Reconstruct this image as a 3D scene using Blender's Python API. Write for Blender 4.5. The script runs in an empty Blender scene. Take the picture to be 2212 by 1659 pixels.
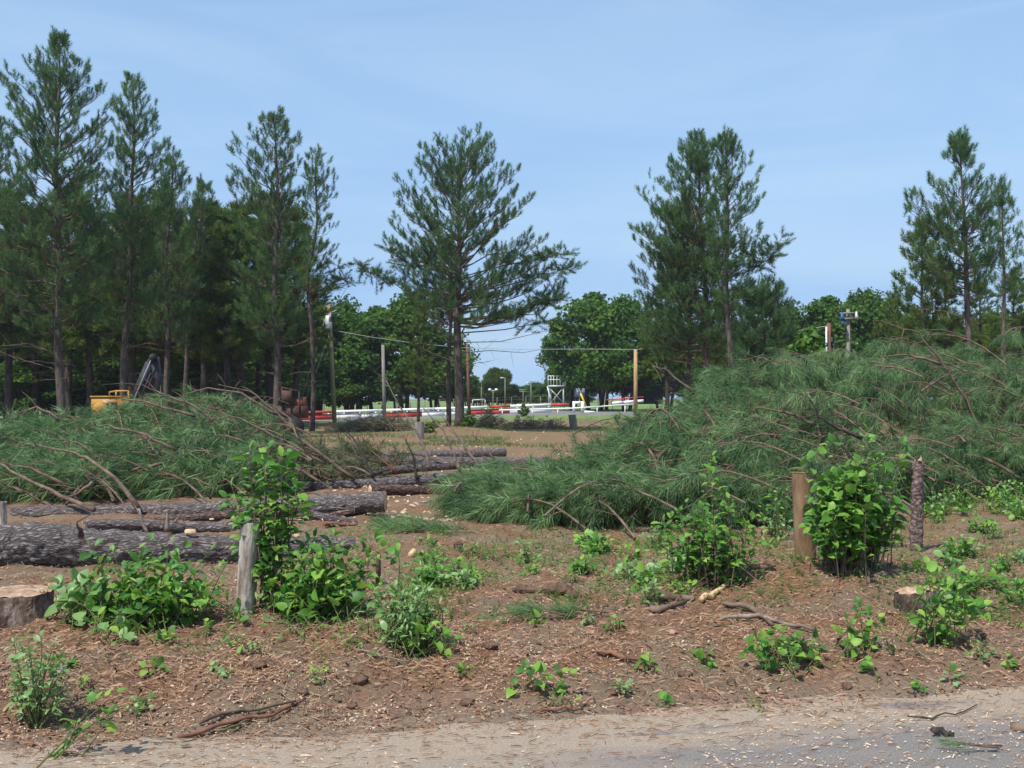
import bpy, math, random
import numpy as np
from mathutils import Vector, Matrix
R = np.random.default_rng(11)
random.seed(5)
S = bpy.context.scene
C = S.collection
# ------------------------------------------------------------------ camera, sky, sun
F, U0, V0 = 2334.0, 1106.0, 829.5      # focal length and centre, in units of a 2212 x 1659 picture
PITCH = math.atan(30.5 / F)
CZ = 1.6
cam = bpy.data.objects.new('camera', bpy.data.cameras.new('camera'))
C.objects.link(cam); S.camera = cam
cam.data.sensor_width = 36; cam.data.lens = 36 * F / 2212
cam.data.clip_start = .1; cam.data.clip_end = 6000
cam.location = (0, 0, CZ); cam.rotation_euler = (math.pi / 2 + PITCH, 0, 0)
SUN_TO = Vector((-.44, -.5, 1.02)).normalized()
sun = bpy.data.objects.new('sun', bpy.data.lights.new('sun', 'SUN')); C.objects.link(sun)
sun.data.energy = 4.3; sun.data.angle = math.radians(.55); sun.data.color = (1, .955, .88)
sun.rotation_euler = SUN_TO.to_track_quat('Z', 'Y').to_euler()
W = bpy.data.worlds.new('World'); S.world = W; W.use_nodes = True
wn, wl = W.node_tree.nodes, W.node_tree.links
bg = wn['Background']; bg.inputs['Strength'].default_value = .13
sky = wn.new('ShaderNodeTexSky'); sky.sky_type = 'NISHITA'; sky.sun_disc = False
sky.sun_elevation = math.asin(SUN_TO.z); sky.sun_rotation = math.atan2(SUN_TO.x, SUN_TO.y)
sky.air_density = 1.5; sky.dust_density = .5; sky.ozone_density = 4
tc = wn.new('ShaderNodeTexCoord'); mp = wn.new('ShaderNodeMapping'); mp.inputs['Scale'].default_value = (1.1, 1.6, 6)
mp.inputs['Rotation'].default_value = (0, .25, .3)
nz = wn.new('ShaderNodeTexNoise'); nz.inputs['Scale'].default_value = 1.3; nz.inputs['Detail'].default_value = 7
nz.inputs['Roughness'].default_value = .5; nz.inputs['Distortion'].default_value = .6
rp = wn.new('ShaderNodeMapRange'); rp.inputs['From Min'].default_value = .38; rp.inputs['From Max'].default_value = .75
rp.inputs['To Min'].default_value = .35; rp.inputs['To Max'].default_value = .85
mx = wn.new('ShaderNodeMix'); mx.data_type = 'RGBA'; mx.inputs[7].default_value = (2.15, 3.5, 5.5, 1)
wl.new(tc.outputs['Generated'], mp.inputs['Vector']); wl.new(mp.outputs[0], nz.inputs['Vector'])
wl.new(nz.outputs['Fac'], rp.inputs['Value'])
sz = wn.new('ShaderNodeSeparateXYZ'); wl.new(tc.outputs['Generated'], sz.inputs[0])
vr = wn.new('ShaderNodeMapRange'); vr.inputs['From Min'].default_value = 0; vr.inputs['From Max'].default_value = .3
vr.inputs['To Min'].default_value = .45; vr.inputs['To Max'].default_value = 0; wl.new(sz.outputs[2], vr.inputs['Value'])
sm = wn.new('ShaderNodeMath'); sm.use_clamp = True; wl.new(rp.outputs[0], sm.inputs[0]); wl.new(vr.outputs[0], sm.inputs[1]); wl.new(sm.outputs[0], mx.inputs[0])
wl.new(sky.outputs[0], mx.inputs[6]); m2 = wn.new('ShaderNodeMix'); m2.data_type = 'RGBA'; m2.inputs[7].default_value = (3.5, 4.5, 6.0, 1)
n2 = wn.new('ShaderNodeTexNoise'); n2.inputs['Scale'].default_value = 1.9; n2.inputs['Detail'].default_value = 8; n2.inputs['Roughness'].default_value = .6; n2.inputs['Distortion'].default_value = 1.2
wl.new(mp.outputs[0], n2.inputs['Vector']); r2 = wn.new('ShaderNodeMapRange'); r2.inputs['From Min'].default_value = .42; r2.inputs['From Max'].default_value = .72; r2.inputs['To Max'].default_value = .33
wl.new(n2.outputs['Fac'], r2.inputs['Value']); wl.new(r2.outputs[0], m2.inputs[0]); wl.new(mx.outputs[2], m2.inputs[6]); wl.new(m2.outputs[2], bg.inputs['Color'])
S.view_settings.view_transform = 'Standard'; S.view_settings.look = 'None'
S.view_settings.exposure = 0.35; S.view_settings.gamma = 1
S.view_settings.use_curve_mapping = False
S.render.engine = 'CYCLES'
S.cycles.max_bounces = 6; S.cycles.diffuse_bounces = 3; S.cycles.transmission_bounces = 3; S.cycles.transparent_max_bounces = 6
S.cycles.volume_bounces = 0

# ------------------------------------------------------------------ noise and terrain
_P = R.random((256, 256))
def vnoise(x, y, seed=0):
    x = np.asarray(x, float) + seed * 17.3; y = np.asarray(y, float) + seed * 9.1
    xi = np.floor(x).astype(int); yi = np.floor(y).astype(int); fx = x - xi; fy = y - yi
    fx = fx * fx * (3 - 2 * fx); fy = fy * fy * (3 - 2 * fy)
    a = _P[xi % 256, yi % 256]; b = _P[(xi + 1) % 256, yi % 256]; c = _P[xi % 256, (yi + 1) % 256]; d = _P[(xi + 1) % 256, (yi + 1) % 256]
    return (a * (1 - fx) + b * fx) * (1 - fy) + (c * (1 - fx) + d * fx) * fy - .5
def sst(a, b, x):
    t = np.clip((x - a) / (b - a), 0, 1); return t * t * (3 - 2 * t)
TH = math.atan2(1.08, 5.74)
def edge(x, y):      # metres beyond the road's edge
    return (x + 2.56) * -math.sin(TH) + (y - 5.45) * math.cos(TH)
MOUNDS = [(2.78, 8.35, .5, .12), (2.55, 8.7, 1.1, .16), (1.6, 9.6, 1.2, .08), (-1.6, 7.6, 1.0, .07), (-3.2, 8.3, .9, .06), (-2.5, 49, 2.2, .3), (.3, 9.3, .5, .04), (-.7, 7.0, .55, .06)]
def H(x, y):
    x = np.asarray(x, float); y = np.asarray(y, float)
    s = edge(x, y) + .42 * vnoise(x * 1.3, y * 1.3, 3) + .2 * vnoise(x * 5, y * 5, 5)
    rise = sst(-.05, .75, s)
    z = -.17 * (1 - rise)
    near = rise * (1 - sst(30, 60, y))
    z = z + near * (.11 * vnoise(x * .9, y * .9, 1) + .06 * vnoise(x * 2.7, y * 2.7, 2) + .05 * vnoise(x * 7, y * 7, 4) + .018 * vnoise(x * 21, y * 21, 6))
    for mx_, my_, r, h in MOUNDS:
        z = z + h * np.exp(-((x - mx_) ** 2 + (y - my_) ** 2) / (r * r)) * rise
    up = sst(52, 84, y)
    z = z + up * (-.2 + .62 * sst(-19, 5, x))
    z = np.where(s < -.05, -.17 + 0 * s, z)
    return z
def ray(u, v):
    a, b = (u - U0) / F, (V0 - v) / F
    return Vector((a, math.cos(PITCH) - b * math.sin(PITCH), math.sin(PITCH) + b * math.cos(PITCH)))
def P(u, v, Y):
    r = ray(u, v); return Vector((0, 0, CZ)) + r * (Y / r.y)
def G(u, v):
    r = ray(u, v); t = 1.5
    while t < 400:
        p = Vector((0, 0, CZ)) + r * t
        if p.z <= H(p.x, p.y): return Vector((p.x, p.y, float(H(p.x, p.y))))
        t += .02 if t < 30 else .2
    return p
def onground(x, y): return Vector((x, y, float(H(x, y))))

# ------------------------------------------------------------------ materials
def mat(name, ca, cb=None, scale=5, rough=.85, bump=0, bscale=None, stretch=(1, 1, 1), cc=None, var=None, transl=0, spec=.3, coord='Object', detail=5, objrand=0, metal=0, edge_=(.35, .65)):
    m = bpy.data.materials.new(name); m.use_nodes = True; n, l = m.node_tree.nodes, m.node_tree.links
    b = n['Principled BSDF']; b.inputs['Roughness'].default_value = rough; b.inputs['Specular IOR Level'].default_value = spec
    b.inputs['Metallic'].default_value = metal
    col = None
    if cb is None:
        b.inputs['Base Color'].default_value = (*ca, 1)
        rg = n.new('ShaderNodeRGB'); rg.outputs[0].default_value = (*ca, 1); col = rg.outputs[0]
    else:
        t = n.new('ShaderNodeTexCoord'); mpn = n.new('ShaderNodeMapping'); mpn.inputs['Scale'].default_value = stretch
        l.new(t.outputs[coord], mpn.inputs['Vector'])
        no = n.new('ShaderNodeTexNoise'); no.inputs['Scale'].default_value = scale; no.inputs['Detail'].default_value = detail
        no.inputs['Roughness'].default_value = .65
        l.new(mpn.outputs[0], no.inputs['Vector'])
        cr = n.new('ShaderNodeValToRGB'); cr.color_ramp.elements[0].position = edge_[0]; cr.color_ramp.elements[1].position = edge_[1]
        cr.color_ramp.elements[0].color = (*ca, 1); cr.color_ramp.elements[1].color = (*cb, 1)
        if cc: e = cr.color_ramp.elements.new(.5); e.color = (*cc, 1)
        if var:
            at = n.new('ShaderNodeAttribute'); at.attribute_name = var; l.new(at.outputs['Fac'], cr.inputs['Fac'])
        elif objrand:
            oi = n.new('ShaderNodeObjectInfo'); l.new(oi.outputs['Random'], cr.inputs['Fac'])
            cr.color_ramp.elements[0].position = 0; cr.color_ramp.elements[-1].position = 1
        else: l.new(no.outputs['Fac'], cr.inputs['Fac'])
        l.new(cr.outputs[0], b.inputs['Base Color']); col = cr.outputs[0]
        if bump:
            n2 = n.new('ShaderNodeTexNoise'); n2.inputs['Scale'].default_value = bscale or scale * 2; n2.inputs['Detail'].default_value = 6
            l.new(mpn.outputs[0], n2.inputs['Vector'])
            bp = n.new('ShaderNodeBump'); bp.inputs['Strength'].default_value = bump; bp.inputs['Distance'].default_value = .03
            l.new(n2.outputs['Fac'], bp.inputs['Height']); l.new(bp.outputs[0], b.inputs['Normal'])
    if transl:
        tr = n.new('ShaderNodeBsdfTranslucent'); ms = n.new('ShaderNodeMixShader'); ms.inputs[0].default_value = transl
        hs = n.new('ShaderNodeHueSaturation'); hs.inputs['Value'].default_value = 1.4; hs.inputs['Hue'].default_value = .485
        l.new(col, hs.inputs['Color']); l.new(hs.outputs[0], tr.inputs['Color'])
        l.new(b.outputs[0], ms.inputs[1]); l.new(tr.outputs[0], ms.inputs[2]); l.new(ms.outputs[0], n['Material Output'].inputs['Surface'])
    return m
M = {}
M['needle'] = mat('pine_needles', (.028, .072, .026), (.16, .26, .07), var='var', transl=.3, rough=.6, spec=.25, edge_=(0, 1), cc=(.070, .145, .042))
M['needle_far'] = mat('far_pine_needles', (.035, .068, .014), (.19, .25, .045), var='var', transl=.3, rough=.65, spec=.2, edge_=(0, 1), cc=(.09, .15, .028))
M['brush'] = mat('felled_needles', (.046, .10, .040), (.24, .35, .135), var='var', transl=.28, rough=.55, spec=.35, edge_=(0, 1), cc=(.115, .205, .074))
M['brush_dry'] = mat('dry_felled_needles', (.06, .085, .035), (.22, .23, .10), var='var', transl=.2, rough=.7, edge_=(0, 1), cc=(.10, .12, .055))
M['broad'] = mat('broad_leaves', (.035, .090, .018), (.14, .25, .035), var='var', transl=.4, rough=.7, spec=.15, edge_=(0, 1), cc=(.07, .155, .024))
M['lime'] = mat('lime_leaves', (.06, .15, .02), (.12, .24, .03), var='var', transl=.3, rough=.5, edge_=(0, 1))
M['leaf'] = mat('bush_leaves', (.035, .13, .022), (.25, .42, .06), objrand=1, transl=.32, rough=.5, spec=.35, cc=(.10, .25, .028))
M['leaf_pale'] = mat('pale_leaves', (.12, .24, .06), (.24, .38, .13), objrand=1, transl=.28, rough=.45, spec=.5)
M['leafv'] = mat('small_leaves', (.055, .16, .02), (.20, .34, .055), var='var', transl=.28, rough=.45, edge_=(0, 1), cc=(.08, .2, .03))
M['grass'] = mat('grass_blades', (.05, .12, .025), (.14, .20, .055), var='var', transl=.25, rough=.6, edge_=(0, 1))
M['bark'] = mat('standing_bark', (.035, .027, .023), (.14, .108, .09), scale=9, stretch=(1, 1, .35), bump=.7, bscale=14)
M['bark_dark'] = mat('dark_bark', (.022, .017, .015), (.085, .065, .055), scale=6, stretch=(1, 1, .4))
M['limb'] = mat('limb_bark', (.07, .045, .032), (.21, .145, .105), scale=7, stretch=(1, 1, 1))
M['deadwood'] = mat('grey_dead_wood', (.10, .075, .06), (.30, .24, .19), scale=9)
M['rust_twig'] = mat('red_brown_twig', (.12, .05, .03), (.26, .12, .07), scale=9)
M['stem'] = mat('green_stem', (.07, .12, .03), (.14, .13, .06), scale=12)
M['cut_dull'] = mat('weathered_cut_wood', (.20, .12, .075), (.52, .37, .24), scale=14, cc=(.36, .235, .145), bump=.6)
M['cut'] = mat('fresh_cut_wood', (.42, .24, .12), (.72, .52, .32), scale=22, cc=(.6, .4, .22), bump=.4)
M['chip'] = mat('wood_chips', (.33, .22, .14), (.66, .52, .37), var='var', edge_=(0, 1), rough=.9)
M['straw'] = mat('pine_straw', (.12, .06, .035), (.42, .27, .17), var='var', edge_=(0, 1), rough=.9)
M['clod'] = mat('soil_clod', (.06, .035, .022), (.2, .12, .08), scale=14, bump=.8, bscale=30)
M['post_grey'] = mat('weathered_post', (.16, .11, .085), (.46, .43, .37), scale=7, stretch=(2.2, 2.2, .5), bump=.35, bscale=30, edge_=(.36, .6))
M['post_brown'] = mat('brown_post', (.13, .075, .04), (.29, .19, .105), scale=5, stretch=(2, 2, .6), bump=.25, bscale=40)
M['pole_tan'] = mat('tan_pole', (.24, .17, .09), (.40, .30, .17), scale=3, stretch=(3, 3, .3))
M['pole_grey'] = mat('grey_pole', (.16, .14, .125), (.30, .27, .24), scale=3, stretch=(3, 3, .3))
M['pole_orange'] = mat('orange_pole', (.34, .19, .10), (.50, .32, .18), scale=3, stretch=(3, 3, .3))
M['pole_red'] = mat('red_brown_pole', (.11, .05, .035), (.2, .1, .07), scale=3, stretch=(3, 3, .3))
M['white'] = mat('white_paint', (.74, .74, .74), (.86, .86, .86), scale=2.5, rough=.6)
M['red'] = mat('red_paint', (.42, .035, .03), (.60, .07, .055), scale=2.5, rough=.6)
M['metal'] = mat('grey_metal', (.42, .44, .46), (.58, .6, .62), scale=6, rough=.5, metal=.2)
M['galv'] = mat('galvanised_cable', (.45, .45, .45), rough=.6)
M['yellow'] = mat('yellow_plastic', (.75, .5, .03), rough=.5)
M['machine'] = mat('yellow_machine_paint', (.30, .15, .03), (.50, .28, .05), scale=3, rough=.5, bump=.1)
M['black'] = mat('black_steel', (.012, .013, .016), (.04, .043, .05), scale=4, rough=.7)
M['rusty'] = mat('rusty_steel', (.045, .026, .02), (.12, .06, .04), scale=6, rough=.8)
M['blue'] = mat('blue_sheet', (.03, .12, .32), rough=.5)
M['panel'] = mat('pale_blue_panel', (.25, .31, .42), (.36, .42, .52), scale=2)
M['slate'] = mat('dark_slate_panel', (.05, .06, .075), rough=.8)
M['rubber'] = mat('black_rubber', (.02, .02, .02), rough=.9)
M['stone'] = mat('pink_stone', (.3, .17, .13), (.45, .28, .22), scale=8)

def ground_mat():
    m = bpy.data.materials.new('ground'); m.use_nodes = True; n, l = m.node_tree.nodes, m.node_tree.links
    b = n['Principled BSDF']; b.inputs['Roughness'].default_value = .95; b.inputs['Specular IOR Level'].default_value = .15
    t = n.new('ShaderNodeTexCoord')
    def noise(s, d=6, st=(1, 1, 1), rough=.6):
        mpn = n.new('ShaderNodeMapping'); mpn.inputs['Scale'].default_value = st; l.new(t.outputs['Object'], mpn.inputs['Vector'])
        q = n.new('ShaderNodeTexNoise'); q.inputs['Scale'].default_value = s; q.inputs['Detail'].default_value = d; q.inputs['Roughness'].default_value = rough
        l.new(mpn.outputs[0], q.inputs['Vector']); return q.outputs['Fac']
    def ramp(f, stops):
        c = n.new('ShaderNodeValToRGB'); e = c.color_ramp.elements
        e[0].position, e[0].color = stops[0][0], (*stops[0][1], 1); e[1].position, e[1].color = stops[-1][0], (*stops[-1][1], 1)
        for p, cc in stops[1:-1]: k = e.new(p); k.color = (*cc, 1)
        l.new(f, c.inputs['Fac']); return c.outputs[0]
    def mix(f, a, c, mode='MIX'):
        x = n.new('ShaderNodeMix'); x.data_type = 'RGBA'; x.blend_type = mode
        if isinstance(f, float): x.inputs[0].default_value = f
        else: l.new(f, x.inputs[0])
        l.new(a, x.inputs[6]); l.new(c, x.inputs[7]); return x.outputs[2]
    def math_(op, a, bb=None, clamp=False):
        x = n.new('ShaderNodeMath'); x.operation = op; x.use_clamp = clamp
        for i, s in enumerate((a, bb)):
            if s is None: continue
            if isinstance(s, (int, float)): x.inputs[i].default_value = s
            else: l.new(s, x.inputs[i])
        return x.outputs[0]
    def mr(f, a, bb, c=0., d=1.):
        x = n.new('ShaderNodeMapRange'); x.inputs['From Min'].default_value = a; x.inputs['From Max'].default_value = bb
        x.inputs['To Min'].default_value = c; x.inputs['To Max'].default_value = d; x.interpolation_type = 'SMOOTHSTEP'
        l.new(f, x.inputs['Value']); return x.outputs[0]
    straw = ramp(noise(26, 8, (1, 1.5, 1), .75), [(.3, (.075, .040, .024)), (.45, (.19, .10, .058)), (.56, (.27, .155, .085)), (.72, (.42, .285, .17))])
    soil = ramp(noise(60, 6, rough=.8), [(.3, (.12, .083, .054)), (.5, (.22, .158, .10)), (.7, (.35, .265, .178))])
    base = mix(mr(noise(1.3, 6), .44, .56), straw, soil)
    sep = n.new('ShaderNodeSeparateXYZ'); l.new(t.outputs['Object'], sep.inputs[0]); X, Y = sep.outputs[0], sep.outputs[1]
    # sandy strip along the road
    ed = math_('ADD', math_('MULTIPLY', math_('ADD', X, 2.56), -math.sin(TH)), math_('MULTIPLY', math_('SUBTRACT', Y, 5.45), math.cos(TH)))
    ed = math_('ADD', ed, math_('MULTIPLY', math_('SUBTRACT', noise(1.3, 4), .5), .9))
    sand = ramp(noise(45, 6, rough=.8), [(.3, (.15, .11, .08)), (.5, (.28, .215, .16)), (.7, (.46, .37, .28))])
    base = mix(mr(ed, -.15, .5, 1, 0), base, sand)
    # grass tinge that grows with distance
    far = ramp(noise(.9, 6), [(.35, (.25, .14, .085)), (.5, (.21, .135, .08)), (.6, (.145, .15, .06)), (.72, (.16, .18, .07))])
    base = mix(mr(Y, 18, 34), base, far)
    green = ramp(noise(1.2, 6), [(.35, (.10, .17, .05)), (.6, (.17, .26, .07)), (.75, (.25, .25, .12))])
    g = math_('MULTIPLY', mr(Y, 62, 74), mr(noise(.35, 4), .3, .5))
    base = mix(g, base, green)
    grit = ramp(noise(.6, 5), [(.4, (.17, .165, .15)), (.6, (.23, .22, .20))])
    base = mix(math_('MULTIPLY', mr(Y, 77, 79), mr(Y, 104, 99)), base, grit)
    l.new(base, b.inputs['Base Color'])
    bp = n.new('ShaderNodeBump'); bp.inputs['Strength'].default_value = .9; bp.inputs['Distance'].default_value = .03
    l.new(noise(38, 8, (1, 1.4, 1), .8), bp.inputs['Height']); l.new(bp.outputs[0], b.inputs['Normal'])
    return m
def road_mat():
    m = bpy.data.materials.new('road'); m.use_nodes = True; n, l = m.node_tree.nodes, m.node_tree.links
    b = n['Principled BSDF']; b.inputs['Roughness'].default_value = .9; b.inputs['Specular IOR Level'].default_value = .2
    t = n.new('ShaderNodeTexCoord')
    def noise(s, d, st=(1, 1, 1), rough=.6):
        mpn = n.new('ShaderNodeMapping'); mpn.inputs['Scale'].default_value = st; l.new(t.outputs['Object'], mpn.inputs['Vector'])
        q = n.new('ShaderNodeTexNoise'); q.inputs['Scale'].default_value = s; q.inputs['Detail'].default_value = d; q.inputs['Roughness'].default_value = rough
        l.new(mpn.outputs[0], q.inputs['Vector']); return q.outputs['Fac']
    def ramp(f, stops):
        c = n.new('ShaderNodeValToRGB'); e = c.color_ramp.elements
        e[0].position, e[0].color = stops[0][0], (*stops[0][1], 1); e[1].position, e[1].color = stops[-1][0], (*stops[-1][1], 1)
        for p, cc in stops[1:-1]: k = e.new(p); k.color = (*cc, 1)
        l.new(f, c.inputs['Fac']); return c.outputs[0]
    asp = ramp(noise(90, 5, rough=.8), [(.3, (.095, .084, .075)), (.5, (.18, .162, .148)), (.72, (.34, .305, .27))])
    sand = ramp(noise(70, 7, rough=.85), [(.3, (.16, .12, .085)), (.5, (.30, .235, .175)), (.7, (.50, .41, .31))])
    sep = n.new('ShaderNodeSeparateXYZ'); l.new(t.outputs['Object'], sep.inputs[0])
    # object X runs along the road: sawdust thins to the right and away from the verge; streaks follow the road
    st = noise(1.1, 6, (.45, 2.6, 1), .7)
    def mth(op, a, c):
        x = n.new('ShaderNodeMath'); x.operation = op
        for i, s in enumerate((a, c)):
            if isinstance(s, (int, float)): x.inputs[i].default_value = s
            else: l.new(s, x.inputs[i])
        return x.outputs[0]
    k = mth('ADD', mth('MULTIPLY', st, 2.2), mth('MULTIPLY', sep.outputs[0], -.2))
    k = mth('ADD', k, mth('MULTIPLY', sep.outputs[1], .3)); k = mth('ADD', k, .3)
    vb = n.new('ShaderNodeMapRange'); vb.inputs['From Min'].default_value = -.75; vb.inputs['From Max'].default_value = .1; vb.inputs['To Max'].default_value = 1.25; l.new(sep.outputs[1], vb.inputs['Value'])
    k = mth('ADD', k, vb.outputs[0])
    gp = n.new('ShaderNodeMapRange'); gp.inputs['From Min'].default_value = .44; gp.inputs['From Max'].default_value = .36; gp.inputs['To Max'].default_value = .8; l.new(noise(1.6, 4, (.6, 2.2, 1)), gp.inputs['Value'])
    k = mth('SUBTRACT', k, gp.outputs[0])
    mrn = n.new('ShaderNodeMapRange'); mrn.inputs['From Min'].default_value = .45; mrn.inputs['From Max'].default_value = 1.05; l.new(k, mrn.inputs['Value'])
    mxn = n.new('ShaderNodeMix'); mxn.data_type = 'RGBA'; l.new(mrn.outputs[0], mxn.inputs[0]); l.new(asp, mxn.inputs[6]); l.new(sand, mxn.inputs[7])
    l.new(mxn.outputs[2], b.inputs['Base Color'])
    bp = n.new('ShaderNodeBump'); bp.inputs['Strength'].default_value = .5; bp.inputs['Distance'].default_value = .01
    l.new(noise(80, 6, rough=.8), bp.inputs['Height']); l.new(bp.outputs[0], b.inputs['Normal'])
    return m
def bark_mat(name, lo, mid, hi, sc=9.):
    # plated pine bark: stretched cells, dark furrows; local X is the trunk's axis
    m = bpy.data.materials.new(name); m.use_nodes = True; n, l = m.node_tree.nodes, m.node_tree.links
    b = n['Principled BSDF']; b.inputs['Roughness'].default_value = .9; b.inputs['Specular IOR Level'].default_value = .2
    t = n.new('ShaderNodeTexCoord'); mpn = n.new('ShaderNodeMapping'); mpn.inputs['Scale'].default_value = (.4, 1, 1)
    l.new(t.outputs['Object'], mpn.inputs['Vector'])
    w = n.new('ShaderNodeTexNoise'); w.inputs['Scale'].default_value = 7; w.inputs['Detail'].default_value = 4
    l.new(mpn.outputs[0], w.inputs['Vector'])
    ad = n.new('ShaderNodeVectorMath'); ad.operation = 'MULTIPLY_ADD'; ad.inputs[1].default_value = (.26, .26, .26)
    l.new(w.outputs['Color'], ad.inputs[0]); l.new(mpn.outputs[0], ad.inputs[2])
    v = n.new('ShaderNodeTexVoronoi'); v.feature = 'DISTANCE_TO_EDGE'; v.inputs['Scale'].default_value = sc; l.new(ad.outputs[0], v.inputs['Vector'])
    n2 = n.new('ShaderNodeTexNoise'); n2.inputs['Scale'].default_value = 30; n2.inputs['Detail'].default_value = 6; l.new(mpn.outputs[0], n2.inputs['Vector'])
    mr = n.new('ShaderNodeMapRange'); mr.inputs['From Max'].default_value = .34; mr.inputs['To Min'].default_value = .22; l.new(v.outputs['Distance'], mr.inputs['Value'])
    mu = n.new('ShaderNodeMath'); mu.operation = 'MULTIPLY'; l.new(mr.outputs[0], mu.inputs[0]); l.new(n2.outputs['Fac'], mu.inputs[1])
    cr = n.new('ShaderNodeValToRGB'); e = cr.color_ramp.elements; e[0].position = .08; e[0].color = (*lo, 1); e[1].position = .62; e[1].color = (*hi, 1)
    k = e.new(.32); k.color = (*mid, 1); l.new(mu.outputs[0], cr.inputs['Fac']); l.new(cr.outputs[0], b.inputs['Base Color'])
    bp = n.new('ShaderNodeBump'); bp.inputs['Strength'].default_value = 1; bp.inputs['Distance'].default_value = .03
    l.new(mu.outputs[0], bp.inputs['Height']); l.new(bp.outputs[0], b.inputs['Normal'])
    return m
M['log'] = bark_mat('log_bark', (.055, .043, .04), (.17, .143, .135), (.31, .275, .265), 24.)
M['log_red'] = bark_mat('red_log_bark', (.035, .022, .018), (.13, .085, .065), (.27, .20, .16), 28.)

# ------------------------------------------------------------------ mesh building
class MB:
    """collects triangles/quads as numpy blocks; one mesh object each"""
    def __init__(s): s.v, s.f, s.var, s.n = [], [], [], 0
    def add(s, v, f, var=None):
        v = np.asarray(v, float).reshape(-1, 3); s.v.append(v)
        for k in ([f] if isinstance(f, np.ndarray) else f if (len(f) and isinstance(f[0], np.ndarray)) else [np.array([q for q in f if len(q) == 3]), np.array([q for q in f if len(q) == 4])]):
            if len(k): s.f.append(k + s.n)
        s.var.append(np.full(len(v), .5) if var is None else np.asarray(var, float)); s.n += len(v)
    def tube(s, pts, rad, sides=6, cap=True, jit=0):
        pts = [Vector(p) for p in pts]; n = len(pts)
        if np.isscalar(rad): rad = [rad] * n
        vs = []; prev = None
        for i, p in enumerate(pts):
            d = (pts[min(i + 1, n - 1)] - pts[max(i - 1, 0)]).normalized()
            a = d.orthogonal().normalized() if prev is None else (prev - d * prev.dot(d)).normalized()
            prev = a; b = d.cross(a)
            for k in range(sides):
                t = 2 * math.pi * k / sides; r = rad[i] * (1 + jit * (random.random() - .5))
                vs.append(p + (a * math.cos(t) + b * math.sin(t)) * r)
        f = [(i * sides + k, i * sides + (k + 1) % sides, (i + 1) * sides + (k + 1) % sides, (i + 1) * sides + k) for i in range(n - 1) for k in range(sides)]
        tri = []
        if cap:
            vs += [pts[0], pts[-1]]; c0, c1 = n * sides, n * sides + 1
            tri = [(c0, (k + 1) % sides, k) for k in range(sides)] + [(c1, (n - 1) * sides + k, (n - 1) * sides + (k + 1) % sides) for k in range(sides)]
        s.add(vs, tri + f)
    def box(s, c, size, rot=None, taper=1.):
        hx, hy, hz = [q / 2 for q in size]; c = Vector(c)
        q = []
        for z in (-hz, hz):
            k = taper if z > 0 else 1
            q += [Vector((-hx * k, -hy * k, z)), Vector((hx * k, -hy * k, z)), Vector((hx * k, hy * k, z)), Vector((-hx * k, hy * k, z))]
        if rot is not None: q = [rot @ p for p in q]
        s.add([p + c for p in q], [(0, 3, 2, 1), (4, 5, 6, 7), (0, 1, 5, 4), (1, 2, 6, 5), (2, 3, 7, 6), (3, 0, 4, 7)])
    def beam(s, a, b, w, h):
        a, b = Vector(a), Vector(b); d = b - a
        s.box((a + b) / 2, (w, h, d.length), d.to_track_quat('Z', 'Y').to_matrix())
    def mesh(s, name, origin=(0, 0, 0), smooth=False, inv=None):
        me = bpy.data.meshes.new(name)
        v = np.concatenate(s.v) - np.array(origin)
        if inv is not None: v = v @ np.array(inv.to_3x3()).T
        tris = [k for k in s.f if k.shape[1] == 3]; quads = [k for k in s.f if k.shape[1] == 4]
        tri = np.concatenate(tris) if tris else np.zeros((0, 3), int); qd = np.concatenate(quads) if quads else np.zeros((0, 4), int)
        me.vertices.add(len(v)); me.vertices.foreach_set('co', v.astype(np.float32).ravel())
        me.loops.add(tri.size + qd.size); me.loops.foreach_set('vertex_index', np.concatenate([tri.ravel(), qd.ravel()]).astype(np.int32))
        me.polygons.add(len(tri) + len(qd))
        st = np.concatenate([np.arange(len(tri)) * 3, tri.size + np.arange(len(qd)) * 4]).astype(np.int32)
        me.polygons.foreach_set('loop_start', st)
        me.update(calc_edges=True)
        a = me.attributes.new('var', 'FLOAT', 'POINT'); a.data.foreach_set('value', np.concatenate(s.var).astype(np.float32))
        if smooth: me.polygons.foreach_set('use_smooth', np.ones(len(me.polygons), bool))
        return me
def link(name, me, m=None, parent=None, loc=(0, 0, 0)):
    if m is not None and not me.materials: me.materials.append(m)
    o = bpy.data.objects.new(name, me); C.objects.link(o); o.location = loc
    if parent: o.parent = parent
    return o
def tag(o, label, cat, group=None):
    o['label'] = label; o['category'] = cat
    if group: o['group'] = group
    return o
def thing(name, label, cat, loc, group=None, rz=0):
    o = bpy.data.objects.new(name, None); C.objects.link(o); o.empty_display_size = .2
    o.location = loc; o.rotation_euler = (0, 0, rz)
    return tag(o, label, cat, group)
def part(name, mb, m, t, smooth=False, world=True):
    """part of thing t; vertices given in world space unless world=False"""
    return link(name, mb.mesh(name, t.location if world else (0, 0, 0), smooth), m, t)
def solo(name, mb, m, label, cat, loc, group=None, smooth=False):
    return tag(link(name, mb.mesh(name, loc, smooth), m, None, loc), label, cat, group)
def copy_thing(t, loc, rz, sc, label=None, group=None):
    c = t.copy(); C.objects.link(c); c.location = loc; c.rotation_euler = (0, 0, rz); c.scale = sc
    if label: c['label'] = label
    if group: c['group'] = group
    for ch in t.children:
        d = ch.copy(); C.objects.link(d); d.parent = c
    return c

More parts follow.
